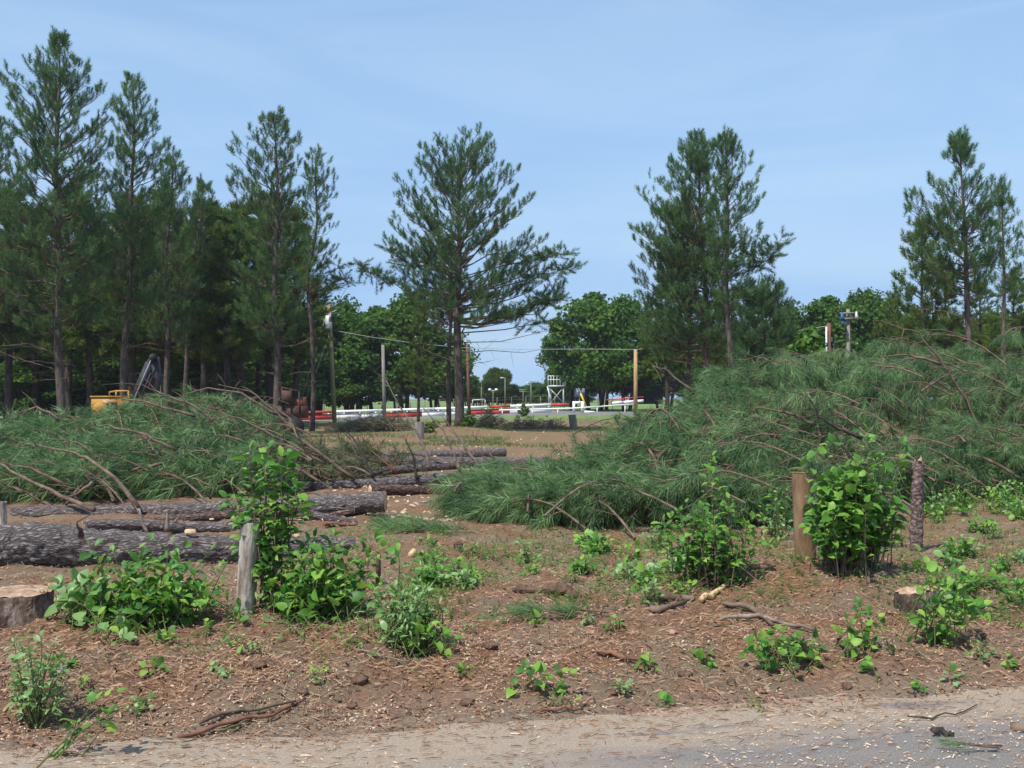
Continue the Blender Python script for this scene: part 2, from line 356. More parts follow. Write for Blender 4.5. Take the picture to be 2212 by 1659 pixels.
# templates scattered by numpy
def tuft_template(n, seed, L=.2, w=.03, amin=.35, amax=1.1, axis=.24, droop=0.):
    r = np.random.default_rng(seed); v = []
    for i in range(n):
        t = i / n; a = amin + (amax - amin) * (1 - t) * r.uniform(.7, 1.2); ph = i * 2.4 + r.uniform(-.4, .4); o = np.array([0, 0, axis * t])
        d = np.array([math.sin(a) * math.cos(ph), math.sin(a) * math.sin(ph), math.cos(a)])
        side = np.cross(d, [0, 0, 1]); side /= np.linalg.norm(side) + 1e-6; side = side * math.cos(ph * 3) + np.cross(d, side) * math.sin(ph * 3)
        l_ = L * r.uniform(.75, 1.1)
        v += [o + side * w / 2, o - side * w / 2, o + d * l_]
    return np.array(v)
def scatter_tris(mb, T, pos, dirs, scale, var, vj=.12, droop=0.):
    """copies of triangle soup T at pos, its z axis along dirs"""
    pos = np.asarray(pos, float); d = np.asarray(dirs, float); d = d / (np.linalg.norm(d, axis=1)[:, None] + 1e-9); N = len(pos)
    if N == 0: return
    r = R.normal(size=(N, 3)); a = np.cross(d, r); a /= np.linalg.norm(a, axis=1)[:, None] + 1e-9; b = np.cross(d, a)
    sc = np.broadcast_to(scale, (N,))[:, None, None]
    V = (T[None, :, 0:1] * a[:, None] + T[None, :, 1:2] * b[:, None] + T[None, :, 2:3] * d[:, None]) * sc + pos[:, None]
    if droop: V[:, 2::3, 2] -= droop * sc[:, :, 0] * R.uniform(.5, 1.3, (N, len(T) // 3))
    K = len(T); vv = np.repeat(np.clip(np.broadcast_to(var, (N,)) + R.normal(size=N) * vj, 0, 1), K)
    mb.add(V.reshape(-1, 3), np.arange(N * K).reshape(-1, 3), vv)
TUFT = tuft_template(22, 1, .17, .024, .4, 1.25, .26)
TUFT_B = tuft_template(20, 2, .25, .04, .4, 1.3, .26)
BRUSH = tuft_template(32, 3, .2, .010, .25, 1.15, .2)
BRUSH_F = tuft_template(22, 4, .23, .014, .25, 1.15, .22)

# ------------------------------------------------------------------ setting: ground, road
def build_ground():
    rows = np.concatenate([np.linspace(-60, 3.6, 14), 3.8 * (330 / 3.8) ** (np.linspace(0, 1, 330) ** 1.15), [400, 520, 750, 1200, 2000]])
    t = np.linspace(-1, 1, 340); t = np.sign(t) * np.abs(t) ** 1.25
    Y = np.repeat(rows[:, None], len(t), 1); X = t[None, :] * (np.maximum(Y, 0) * .95 + 9)
    Z = H(X, Y); e = edge(X, Y)
    Z = np.where((e < -.02), Z - .02, Z)
    v = np.stack([X, Y, Z], -1).reshape(-1, 3); nr, nc = X.shape
    i = (np.arange(nr - 1)[:, None] * nc + np.arange(nc - 1)[None]).ravel()
    mb = MB(); mb.add(v, np.stack([i, i + 1, i + nc + 1, i + nc], 1))
    o = link('ground', mb.mesh('ground', smooth=True), ground_mat()); o['kind'] = 'structure'
    # the road: a sheet with its own frame, x along the verge
    mb = MB(); xs = np.linspace(-40, 40, 161)
    top = .03 + .3 * vnoise(xs * .9, xs * 0, 8) + .2 * vnoise(xs * 3, xs * 0, 9)
    v = np.concatenate([np.stack([xs, top, 0 * xs], 1), np.stack([xs, 0 * xs - 7, 0 * xs], 1)]); k = len(xs); i = np.arange(k - 1)
    mb.add(v, np.stack([i + k, i + k + 1, i + 1, i], 1))
    o = link('road', mb.mesh('road'), road_mat()); o['kind'] = 'structure'
    o.location = (-2.56, 5.45, -.164); o.rotation_euler = (0, 0, TH)
build_ground()

# ------------------------------------------------------------------ haze
def build_haze():
    mb = MB(); mb.box((0, 330, 8), (1500, 1000, 22)); o = link('haze', mb.mesh('haze')); o['kind'] = 'stuff'
    m = bpy.data.materials.new('haze'); m.use_nodes = True; n, l = m.node_tree.nodes, m.node_tree.links; n.remove(n['Principled BSDF'])
    v = n.new('ShaderNodeVolumePrincipled'); v.inputs['Color'].default_value = (.86, .93, 1, 1); v.inputs['Density'].default_value = .00025
    l.new(v.outputs[0], n['Material Output'].inputs['Volume']); o.data.materials.append(m)
build_haze()

# ------------------------------------------------------------------ standing pines
def interp_profile(prof, v):
    vs = [p[0] for p in prof]
    return np.interp(v, vs, [p[1] for p in prof]), np.interp(v, vs, [p[2] for p in prof])
def pine(label, Y, trunk, prof, r0, seed, dens=1., dead=(), group=None, tuft=TUFT, tsize=1., limbs=(), needles='needle', name='pine_tree', bark='bark', gap=.5, shootup=.75, leadr=.018, extra_lead=()):
    """trunk: points (u, v) from the ground up; prof: (v, left u, right u) outline of the living crown"""
    rr = np.random.default_rng(seed)
    tp = [P(u, v, Y) for u, v in trunk]
    base = tp[0].copy(); base.z = float(H(base.x, base.y)) - .05; tp[0] = base
    t = thing(name, label, 'tree', tuple(base), group)
    z0, z1 = base.z, tp[-1].z; hgt = z1 - z0
    # smooth trunk
    zs = np.linspace(z0, z1, 22); tz = [p.z for p in tp]
    tx = np.interp(zs, tz, [p.x for p in tp]) + .05 * np.sin(zs * .9 + seed); ty = np.interp(zs, tz, [p.y for p in tp]) + .05 * np.cos(zs * .7 + seed)
    rad = r0 * np.clip(1 - (zs - z0) / hgt, 0, 1) ** .8 * .95 + leadr; rad[0] = r0 * 1.25; rad[1] = min(rad[1], r0 * 1.0)
    mb = MB(); mb.tube(list(zip(tx, ty, zs)), list(rad), 9); part('trunk', mb, M[bark], t, True)
    axis = lambda z: np.array([np.interp(z, zs, tx), np.interp(z, zs, ty), z])
    wood, fol, br = MB(), MB(), MB()
    pxm = Y / F
    pos, dirs, var = [], [], []
    vtop, vbot = prof[0][0], prof[-1][0]
    zt = lambda v: P(0, v, Y).z
    ztop, zbot = zt(vtop), zt(vbot); z = ztop - .15
    k = 0; phi = rr.uniform(0, 6)
    while z > zbot:
        v = V0 + 30.5 - (z - CZ) * F / Y
        uL, uR = interp_profile(prof, v); fr = (z - zbot) / (ztop - zbot)
        nb = max(2, int(round(rr.uniform(4, 6.6) * dens)))
        for j in range(nb):
            phi += 2.4 + rr.uniform(-.5, .5); c, s_ = math.cos(phi), math.sin(phi)
            a0 = axis(min(z, ztop - .1)); xl = a0[0] - P(uL, v, Y).x; xr = P(uR, v, Y).x - a0[0]
            xl = max(xl, .15); xr = max(xr, .15); side = xr if c > 0 else xl; dep = min(.5 * (xl + xr) * 1.05, 3.2)
            L = math.hypot(side * c, dep * s_) * rr.choice([1., .97, .85, .7, .55], p=[.36, .28, .18, .1, .08])
            L = max(L, .25)
            slope = (.22 + 1.05 * fr ** 1.3) * rr.uniform(.75, 1.2); slope = min(slope, 1.5)
            ztip = z + rr.uniform(-.15, .25); zo = max(ztip - L * slope, z0 + .25 * hgt)
            o = axis(zo); tip = np.array([a0[0] + L * c, a0[1] + L * s_, ztip])
            n = 6; ts = np.linspace(0, 1, n)
            poly = o[None] * (1 - ts)[:, None] + tip[None] * ts[:, None]
            poly[:, 2] -= np.sin(ts * math.pi) * L * .12 * (1 - fr) ; poly[1:-1] += rr.normal(size=(n - 2, 3)) * .05 * L ** .5
            rb = .012 + .011 * L
            br.tube(poly.tolist(), list(rb * (1 - ts * .8)), 4, cap=False)
            bd = (tip - o) / (np.linalg.norm(tip - o) + 1e-6); lat = np.cross(bd, [0, 0, 1]); lat /= np.linalg.norm(lat) + 1e-6
            # side shoots
            m = max(2, int(L / .195 * dens ** .5)); bare = .28 if L > 1.2 else .12
            bv = rr.uniform(.2, .8)
            hole = rr.uniform(.3, .8); hw = rr.uniform(.03, .14)
            for q in range(m):
                tt = bare + (1 - bare) * (q + rr.random()) / m; pp = np.array([np.interp(tt, ts, poly[:, i]) for i in range(3)])
                if abs(tt - hole) < hw: continue
                sl = rr.uniform(.25, .62) * (1.25 - tt) * min(1.5, .5 + L * .35); sg = 1 if q % 2 else -1
                sd = bd * rr.uniform(.5, 1) + lat * sg * rr.uniform(.5, 1.1) + np.array([0, 0, rr.uniform(.1, .75)]) + rr.normal(size=3) * .15
                sd /= np.linalg.norm(sd); e = pp + sd * sl
                br.tube([pp.tolist(), ((pp + e) / 2 + [0, 0, -.02]).tolist(), e.tolist()], [.009, .007, .005], 3, cap=False)
                nt = max(1, int(round(sl / .15)))
                for w_ in range(nt):
                    f_ = 1 - .8 * w_ / max(1, nt)
                    pos.append(pp + (e - pp) * f_ + rr.normal(size=3) * .03); dirs.append(sd * .6 + np.array([0, 0, shootup * rr.uniform(.6, 1.3)]) + rr.normal(size=3) * .22)
                    var.append(bv * .6 + .4 * rr.random() * rr.random() + .02)
            for w_ in range(2):
                pos.append(tip + rr.normal(size=3) * .05); dirs.append(bd * .5 + np.array([0, 0, shootup * 1.3]) + rr.normal(size=3) * .2); var.append(.6)
        z -= gap * rr.uniform(.6, 1.4) * (.55 if fr > .85 else 1); k += 1
    # leader candles
    for (eu, ev) in ((None, None),) + tuple(extra_lead):
        for w_ in range(9):
            if eu is None: a = axis(z1 - .22 * w_)
            else:
                q = P(eu, ev, Y); a = np.array([q.x, q.y, q.z - .2 * w_])
            pos.append(a + rr.normal(size=3) * .05 * (1 + w_ * .5)); dirs.append(np.array([0, 0, 1.]) + rr.normal(size=3) * .25); var.append(.5)
    # explicit limbs (with foliage) and dead ones (bare)
    for pl, foliage in list(limbs) + [(d, 0) for d in dead]:
        pts = [P(u, v, Y + (0 if i == 0 else rr.uniform(-.6, .2))) for i, (u, v) in enumerate(pl)]
        pts[0] = Vector(axis(pts[0].z)); n = len(pts)
        (br if foliage else wood).tube(pts, [(.045 if foliage else .03) * (1 - .75 * i / (n - 1)) for i in range(n)], 4, cap=False)
        if foliage:
            for q in range(int(foliage)):
                tt = rr.uniform(.35, 1) ** .8 * (n - 1) ; i = min(int(tt), n - 2); pp = pts[i].lerp(pts[i + 1], tt - i)
                sd = rr.normal(size=3) * [1, 1, .5]; sd /= np.linalg.norm(sd); e = np.array(pp) + sd * rr.uniform(.15, .6)
                br.tube([pp, e.tolist()], [.008, .005], 3, cap=False)
                pos += [e, (e + np.array(pp)) / 2]; dirs += [sd + [0, 0, .4]] * 2; var += [.45, .4]
        else:
            for q in range(5):
                i = rr.integers(0, n - 1); pp = pts[i].lerp(pts[i + 1], rr.random()); dd = (pts[i + 1] - pts[i]).normalized()
                e = pp + (dd + Vector(rr.normal(size=3) * .7)) * rr.uniform(.15, .45)
                wood.tube([pp, e], [.009, .003], 3, cap=False)
    for q in range(14):      # dead stubs down the bare trunk
        zz = rr.uniform(z0 + .14 * hgt, max(zbot + .5, z0 + .3 * hgt)); a = rr.uniform(0, 6.28); o = Vector(axis(zz)); ll = rr.choice([.25, .5, 1.1, 1.8]) * rr.uniform(.7, 1.2)
        dd = Vector((math.cos(a), math.sin(a), rr.uniform(-.15, .3))); e = o + dd * ll; wood.tube([o, o.lerp(e, .5) + Vector((0, 0, .05 * ll)), e], [.02, .013, .005], 4, cap=False)
    scatter_tris(fol, tuft, pos, dirs, rr.uniform(.8, 1.3, len(pos)) * tsize * (1.0 if tuft is TUFT else 1), var)
    part('branches', br, M['bark_dark' if bark == 'bark_dark' else 'limb'], t)['kind'] = 'stuff'
    if wood.n: part('dead_branches', wood, M['limb'], t)['kind'] = 'stuff'
    c = part('crown', fol, M[needles], t); c['kind'] = 'stuff'
    return t

PG = 'tall pines standing behind the brush piles'
pine('tallest pine on the left, long grey trunk with bare dead limbs low on its side', 45, [(133, 943), (127, 640), (124, 450), (127, 85)],
     [(80, 122, 132), (108, 106, 147), (144, 47, 184), (180, 16, 216), (216, 10, 232), (280, 22, 228), (330, 10, 240), (400, -10, 255), (480, -30, 262), (560, -40, 250), (640, -10, 240), (700, 50, 210)],
     .19, 1, 1.25, dead=[[(130, 765), (60, 742), (0, 748)], [(130, 800), (40, 775), (0, 760)], [(128, 690), (95, 660), (60, 655)], [(128, 690), (170, 680), (200, 655)], [(126, 640), (60, 625), (-10, 620)], [(131, 790), (150, 785)], [(131, 820), (150, 815)]])
pine('second tall pine from the left with candle-like shoots on a leaning dark trunk', 50, [(266, 930), (272, 700), (285, 500), (288, 175)],
     [(172, 282, 294), (202, 254, 310), (234, 248, 340), (274, 244, 352), (306, 250, 372), (396, 225, 368), (480, 205, 360), (560, 200, 352), (650, 205, 350), (720, 235, 320)], .17, 2, 1.2)
pine('slim pine between the second tall pine and the wood, top just above the others', 55, [(362, 920), (360, 600), (372, 345)],
     [(342, 368, 378), (370, 345, 402), (420, 328, 415), (500, 318, 425), (580, 305, 440), (670, 310, 432), (740, 330, 410)], .15, 3, 1.15)
pine('shorter pine just left of the yellowish wood with a rounded top', 58, [(400, 910), (402, 700), (440, 400)],
     [(398, 436, 446), (440, 410, 462), (500, 395, 485), (600, 365, 505), (700, 370, 490), (760, 385, 450)], .14, 4, 1.2)
pine('pine with twin upper trunks leaning together left of the leaning thin pine', 48, [(598, 930), (596, 700), (597, 450), (597, 256)],
     [(250, 590, 604), (274, 556, 622), (302, 520, 646), (335, 494, 654), (396, 488, 642), (468, 498, 646), (540, 488, 655), (620, 490, 655), (700, 515, 650), (750, 550, 630)], .17, 5, 1.2)
pine('thin crooked pine at the right end of the left wood with a narrow crown', 52, [(674, 925), (676, 700), (662, 600), (684, 480), (684, 332)],
     [(328, 680, 690), (346, 668, 712), (380, 656, 720), (414, 652, 724), (468, 655, 716), (522, 652, 722), (590, 660, 735), (640, 655, 700)], .12, 6, .85,
     limbs=[([(672, 660), (720, 610), (756, 600)], 26), ([(672, 640), (700, 600), (735, 575)], 16)], dead=[[(675, 700), (720, 670), (750, 620)], [(676, 730), (640, 745), (600, 750)]])
pine('broad lone pine in the middle of the clearing with wide low limbs', 51, [(990, 938), (991, 780), (988, 620), (992, 480), (998, 330)],
     [(300, 932, 1060), (323, 908, 1063), (356, 888, 1098), (390, 862, 1135), (423, 838, 1140), (457, 834, 1166), (490, 840, 1173), (523, 826, 1190), (557, 838, 1238), (590, 855, 1240), (624, 862, 1218), (657, 872, 1208), (685, 915, 1180)],
     .235, 7, 1.2, extra_lead=((946, 290), (1033, 292), (965, 300), (1012, 298), (1052, 310), (920, 318)),
     limbs=[([(985, 690), (900, 650), (850, 610), (800, 590), (770, 567)], 70), ([(990, 655), (940, 640), (880, 640)], 45), ([(996, 690), (1080, 680), (1160, 655), (1210, 640)], 75), ([(996, 720), (1090, 712), (1150, 700), (1200, 690)], 30), ([(996, 600), (1080, 575), (1160, 560), (1230, 545)], 70), ([(996, 640), (1080, 620), (1160, 600), (1235, 575)], 70), ([(985, 620), (930, 590), (870, 560), (835, 535)], 50)],
     dead=[[(995, 763), (1060, 757), (1130, 762), (1195, 750)], [(995, 790), (1030, 784), (1058, 781)], [(985, 785), (940, 765), (905, 750)], [(992, 740), (1080, 738), (1150, 722), (1190, 712)], [(985, 740), (950, 720), (925, 705)], [(995, 800), (1010, 780), (1030, 772)]], gap=.46)
pine('slender pine close behind the broad lone pine, its crown half hidden', 54, [(967, 928), (972, 760), (974, 640), (976, 530)],
     [(520, 960, 995), (560, 890, 1010), (610, 870, 1005), (650, 875, 1000), (700, 890, 985)], .13, 8, .8, dead=[[(970, 800), (950, 790)]])
pine('wide pine with the left-leaning outline in the group right of centre', 50, [(1531, 940), (1528, 760), (1520, 560), (1503, 300)],
     [(294, 1497, 1509), (318, 1472, 1532), (359, 1440, 1532), (379, 1403, 1530), (421, 1374, 1530), (482, 1362, 1535), (523, 1358, 1535), (565, 1374, 1540), (590, 1362, 1545), (626, 1374, 1550), (667, 1376, 1560), (709, 1368, 1588), (750, 1400, 1570)], .16, 9, 1.6,
     extra_lead=((1515, 299), (1472, 312), (1405, 372)))
pine('short pine with the leftmost trunk in the group right of centre', 53, [(1487, 930), (1488, 700), (1470, 440)],
     [(430, 1462, 1478), (480, 1410, 1505), (560, 1395, 1515), (640, 1385, 1520), (730, 1378, 1525), (775, 1420, 1520)], .14, 10, 1.4)
pine('dark slim pine with the rightmost trunk in the group right of centre', 47, [(1580, 945), (1577, 760), (1570, 600), (1570, 301)],
     [(296, 1564, 1576), (318, 1543, 1590), (338, 1540, 1622), (379, 1538, 1640), (412, 1530, 1648), (453, 1530, 1645), (503, 1530, 1650), (536, 1530, 1655), (585, 1535, 1630), (640, 1545, 1615), (665, 1560, 1600)], .145, 12, 1.3,
     limbs=[([(1573, 600), (1620, 585), (1660, 560), (1692, 508)], 50), ([(1573, 580), (1610, 555), (1670, 540)], 30)])
pine('straight pine at the far right with a pointed top and bare reddish lower trunk', 44, [(2100, 950), (2096, 760), (2086, 560), (2075, 302)],
     [(298, 2070, 2080), (330, 2060, 2091), (359, 2042, 2112), (379, 2018, 2142), (421, 1966, 2153), (462, 1958, 2150), (503, 1960, 2152), (523, 1950, 2148), (565, 1948, 2132), (600, 1980, 2130), (640, 2050, 2120)], .15, 13, 1.25,
     dead=[[(2093, 690), (2040, 672), (1990, 668)], [(2094, 730), (2040, 712), (1990, 712)], [(2093, 668), (2130, 655)], [(2094, 705), (2115, 690)], [(2094, 650), (2140, 640), (2170, 640)]], extra_lead=((1960, 428),))
pine('thin pine just right of the pointed right-hand pine', 50, [(2170, 935), (2169, 700), (2166, 414)],
     [(408, 2162, 2170), (453, 2148, 2190), (486, 2135, 2196), (523, 2128, 2202), (565, 2135, 2206), (640, 2150, 2192)], .12, 14, .9)
pine('pine cut off by the right edge of the picture', 47, [(2262, 940), (2260, 700), (2255, 440)],
     [(430, 2250, 2260), (480, 2215, 2295), (560, 2200, 2310), (650, 2210, 2310)], .15, 15, .9)
pine('pine half outside the left edge of the picture behind the tallest one', 47, [(-38, 940), (-30, 600), (-22, 262)],
     [(255, -28, -16), (300, -60, 28), (380, -90, 60), (480, -100, 80), (600, -100, 80), (690, -80, 50)], .17, 16, 1.05)
pine('bushy low pine behind the group right of centre, no bare trunk showing', 60, [(1650, 915), (1650, 760), (1645, 610)],
     [(612, 1630, 1660), (632, 1595, 1690), (690, 1575, 1712), (740, 1570, 1715), (785, 1580, 1705)], .14, 17, 2.0, tsize=1.25)

# background pines share their meshes
def pine_proto(seed, w, label, group):
    # a generic pine in place at Y=62; copies are made from it
    h = [(420, 0)]
    prof = [(480, -6, 6), (510, -.35 * w, .3 * w), (570, -.8 * w, .75 * w), (640, -w, w), (720, -w, .9 * w), (790, -.6 * w, .7 * w)]
    u0 = {21: 470, 22: 330, 23: 1990}[seed]
    return pine(label, 62, [(u0, 922), (u0 + 4, 700), (u0, 485)], [(a, u0 + b, u0 + c) for a, b, c in prof], .15, seed, .85, group=group, tuft=TUFT_B, tsize=1.1, needles='needle_far', name='pine_tree', bark='bark_dark', gap=.5, shootup=.4)
PB = 'crowded pines filling the wood behind the front row'
bgl = 'dark-trunked pine deep in the crowded wood behind the tall left-hand pines'
bgr = 'dense dark pine crown low behind the straight right-hand pines'
protos = [pine_proto(21, 62, bgl, PB), pine_proto(22, 55, bgl, PB), pine_proto(23, 60, bgr, 'low pines behind the right-hand pines')]
def place(proto, u, vtop, Y, rz, label, group, wide=1.):
    z = P(u, vtop, Y).z; x = P(u, 700, Y).x; g = float(H(x, Y)); h0 = P(0, 485, 62).z
    s = (z - g) / h0
    return copy_thing(proto, (x, Y, g), rz, (s * wide, s * wide, s), label, group)
for i, (u, vt, Y) in enumerate([(-90, 400, 58), (20, 430, 60), (75, 470, 66), (195, 480, 60), (240, 520, 70), (320, 470, 66), (410, 500, 66), (520, 455, 60), (560, 500, 68), (640, 470, 64), (120, 560, 75), (-20, 520, 70), (440, 455, 60), (490, 470, 58), (150, 430, 60), (285, 440, 60), (580, 440, 64), (350, 430, 62),
                                (460, 560, 76)]):
    place(protos[i % 2], u, vt, Y, i * 1.3, bgl, PB, 1.35)
for i, (u, vt, Y) in enumerate([(1930, 640, 66), (2045, 600, 62), (2120, 615, 66), (2190, 600, 60), (2260, 560, 60), (1960, 690, 56), (2150, 690, 57)]):
    place(protos[2], u, vt, Y, 1 + i * 1.1, bgr, 'low pines behind the right-hand pines', 1.25)
for i, (u, vt, Y, lb) in enumerate([(1440, 600, 60, 'half-hidden pine behind the left side of the group right of centre'), (1550, 640, 64, 'half-hidden pine behind the middle trunks of the group right of centre'), (905, 690, 66, 'small pine low behind the left limbs of the broad lone pine')]):
    place(protos[i % 2], u, vt, Y, 2 + i, lb, None, 1.2)

# ------------------------------------------------------------------ broadleaf trees
def broad_proto(seed, label, group, loc, name='broadleaf_tree', n=13000, leaf=.19, m='broad', low=.22, trunks=2):
    """unit: 8 m tall, about 7 m wide"""
    rr = np.random.default_rng(seed); t = thing(name, label, 'tree', loc, group)
    mb = MB(); lob = []
    for k in range(46):
        z = rr.uniform(low, .97); w = math.sin(min(1, (z - low + .12) / (1.02 - low)) * math.pi) ** .6 * 3.3; a = rr.uniform(0, 6.28); q = w * rr.uniform(.35, 1) ** .5
        lob.append((q * math.cos(a), q * math.sin(a), z * 8, rr.uniform(.4, 1.1)))
    for b in range(trunks):
        a = rr.uniform(0, 6.28); bx, by = .35 * math.cos(a) * (trunks > 1), .35 * math.sin(a) * (trunks > 1); tips = [lob[i] for i in rr.integers(0, len(lob), 6)]
        mb.tube([(bx, by, -.2), (bx * 1.8, by * 1.8, 2), (bx * 2, by * 2, 4)], [.15, .12, .08], 6)
        for q in tips: mb.tube([(bx * 1.8, by * 1.8, rr.uniform(1.6, 3.5)), ((bx + q[0]) / 2, (by + q[1]) / 2, q[2] * .7), q[:3]], [.07, .045, .02], 4, cap=False)
    part('trunk', mb, M['bark_dark'], t, world=False)
    f = MB(); idx = rr.integers(0, len(lob), n); L = np.array(lob)[idx]
    d = rr.normal(size=(n, 3)); d /= np.linalg.norm(d, axis=1)[:, None]; d[:, 2] *= .75
    rad = L[:, 3:4] * rr.uniform(.3, 1.3, (n, 1)); p = L[:, :3] + d * rad
    nor = d * .7 + rr.normal(size=(n, 3)) * .6 + [0, 0, .5]
    LEAF = np.array([[-.5, -.35, 0], [.5, -.35, .05], [0, .65, -.08], [-.5, .3, .1], [.1, -.6, 0], [.45, .5, -.05]])
    var = .25 + .5 * rr.random(46)[idx] * 1.0
    scatter_tris(f, LEAF, p, nor, rr.uniform(.7, 1.3, n) * leaf, var, .15)
    part('crown', f, M[m], t, world=False)['kind'] = 'stuff'
    return t
BL = 'broadleaf trees along the far side of the clearing'
bp = []
spots = [(1285, 622, 98, 1.15, 'rounded broadleaf tree right of the sky gap, beside the white tower'),
         (1350, 640, 96, 1., 'broadleaf tree with dark trunks behind the orange wooden pole'),
         (1232, 690, 105, .8, 'smaller broadleaf tree leaning into the right side of the sky gap'),
         (745, 645, 98, .95, 'broadleaf tree rising beside the pole with the transformer'),
         (815, 652, 96, 1.05, 'broadleaf tree above the top of the bare grey pole'),
         (880, 640, 95, 1.15, 'broadleaf tree left of the broad lone pine'),
         (940, 690, 98, 1., 'lower broadleaf tree directly behind the slender pine'),
         (1710, 655, 92, .9, 'small broadleaf tree beside the bushy low pine on the right'),
         (1790, 630, 90, 1.1, 'tall broadleaf tree behind the red-brown pole'),
         (1868, 628, 90, 1.1, 'tall broadleaf tree behind the pole with crossarms'),
         (1925, 655, 88, 1., 'broadleaf tree between the crossarm pole and the right-hand pines'),
         (1985, 665, 86, 1.1, 'leafy tree behind the lower trunk of the pointed right-hand pine'), (2060, 680, 84, 1.1, 'leafy tree behind the thin pine at the far right'), (2150, 672, 86, 1.1, 'leafy tree just inside the right edge of the picture'), (2240, 668, 84, 1.1, 'leafy tree cut off by the right edge of the picture'),
         (1440, 700, 96, 1.1, 'broadleaf tree behind the short pine right of centre'),
         (1600, 690, 96, 1.1, 'broadleaf tree behind the slim pine right of centre'),
         (1660, 700, 96, 1., 'broadleaf tree under the bushy low pine')]
for i, (u, vt, Y, wd, lb) in enumerate(spots):
    x = P(u, 700, Y).x; g = float(H(x, Y)); s = (P(u, vt, Y).z - g) / 8.3
    if i < 4: q = broad_proto(40 + i, lb, BL, (x, Y, g), n=13000 if i else 16000); q.scale = (s * wd, s * wd, s); bp.append(q)
    else: copy_thing(bp[i % 4], (x, Y, g), i * 1.7, (s * wd, s * wd, s), lb, BL)
BW = 'leafy trees closing off the wood behind the left pines'
bwl = 'leafy green tree closing off the back of the left-hand wood'
for i in range(15):
    u = -110 + i * 56 + random.uniform(-12, 12); Y = random.uniform(84, 92) + (11 if u > 540 else 0); x = P(u, 0, Y).x; s = random.uniform(1.15, 1.45)
    copy_thing(bp[i % 4], (x, Y, float(H(x, Y))), i * 2.1, (s * 1.1, s, s), bwl, BW)
for i, (u, vt, Y) in enumerate([(-20, 720, 72), (60, 735, 70), (140, 715, 74), (225, 725, 72), (315, 710, 74), (400, 725, 72), (500, 715, 76), (30, 800, 66), (170, 790, 70), (230, 770, 68), (330, 780, 72), (430, 800, 66), (480, 790, 70), (690, 780, 95), (90, 760, 72), (560, 800, 80), (760, 790, 95), (640, 790, 93)]):
    x = P(u, 0, Y).x; s = P(0, vt, Y).z / 8.3; s = s * 1.25
    copy_thing(bp[(i + 1) % 4], (x, Y, float(H(x, Y))), i, (s * 1.5, s * 1.5, s), 'bright leafy undergrowth tree between the dark trunks of the left wood', 'undergrowth between the trunks')
BR = 'far leafy trees seen under the crowns'
for i in range(26):
    u = (-120 + i * 90) + random.uniform(-20, 20); Y = random.uniform(108, 122)
    if 1000 < u < 1225: continue
    x = P(u, 0, Y).x; s = random.uniform(.75, 1.); 
    copy_thing(bp[i % 4], (x, Y, float(H(x, Y))), i * 1.9, (s * 1.5, s * 1.2, s), 'far leafy tree seen under the crowns, beyond the barrier', BR)
# distant tree line inside the gap
far = thing('pine_tree', 'rounded far pine standing alone in the sky gap', 'tree', (P(1075, 0, 150).x, 150, .4))
_rr = np.random.default_rng(5); mb = MB(); mb.tube([(0, 0, -.2), (.1, 0, 3), (0, 0, 5)], [.2, .16, .08], 6); part('trunk', mb, M['bark_dark'], far, world=False)
f = MB()
for k in range(26):
    z = _rr.uniform(.35, 1); w = 2.1 * math.sin((z - .2) / .85 * math.pi) ** .6 if z < 1 else .5; a = _rr.uniform(0, 6.28)
    c = np.array([w * math.cos(a) * .8, w * math.sin(a) * .8, z * 4.9]); n = 160; d = _rr.normal(size=(n, 3)); d /= np.linalg.norm(d, axis=1)[:, None]
    scatter_tris(f, TUFT_B, c + d * [.75, .75, .4] * _rr.uniform(.4, 1, (n, 1)), d + [0, 0, .5], .9, .5)
part('crown', f, M['needle_far'], far, world=False)['kind'] = 'stuff'
for i, (u, vt, Y) in enumerate([(990, 815, 150), (1018, 818, 155), (1040, 830, 152), (1060, 832, 152), (1088, 834, 155), (1108, 828, 152), (1132, 830, 152), (1155, 824, 155), (1180, 826, 150), (1215, 824, 152), (1245, 820, 150), (1010, 822, 170), (1035, 826, 165), (1110, 838, 180), (1140, 828, 175), (1165, 826, 170), (1195, 834, 170), (1060, 845, 200), (1090, 848, 190), (985, 815, 160), (1225, 825, 165)]):
    x = P(u, 0, Y).x; s = (P(u, vt, Y).z - .4) / 8.3
    copy_thing(bp[i % 4], (x, Y, .3), i, (s * 2.2, s * 1.6, s), 'distant tree in the hazy line at the foot of the sky gap', 'distant trees in the sky gap')
q = broad_proto(60, 'small lime-green tree beside the red-brown pole above the brush pile', None, (P(1748, 0, 42).x, 42, 0), n=1700, leaf=.5, m='lime', low=.45); q.scale = (.36, .36, .52)

# ------------------------------------------------------------------ poles, cable, barrier, tower
def pole(name, label, top, bot, Y, r, m, cat='pole', group=None):
    a, b = P(*bot, Y), P(*top, Y); a.z = float(H(a.x, a.y)) - .1
    t = thing(name, label, cat, tuple(a), group); mb = MB(); mb.tube([a, a.lerp(b, .5), b], [r, r * .9, r * .8], 10); part('shaft', mb, M[m], t, True); return t, a, b
t, a, b = pole('utility_pole', 'tan wooden utility pole carrying a grey transformer', (711, 652), (723, 912), 72, .15, 'pole_tan', 'utility pole')
Pt = lambda u, v: P(u, v, 72)
mb = MB(); c0 = Pt(712, 712); c1 = Pt(712, 684); c0.y -= .35; c1.y -= .35; mb.tube([c0, c0 + Vector((0, 0, .04)), c1, c1 + Vector((0, 0, .05))], [.2, .23, .23, .15], 14); part('transformer', mb, M['metal'], t, True)
for q in ((706, 683), (716, 683)):
    mb = MB(); p = Pt(*q); p.y -= .35; mb.tube([p, p + Vector((0, 0, .18)), p + Vector((0, 0, .3))], [.04, .03, .015], 6); part('bushing', mb, M['white'], t)
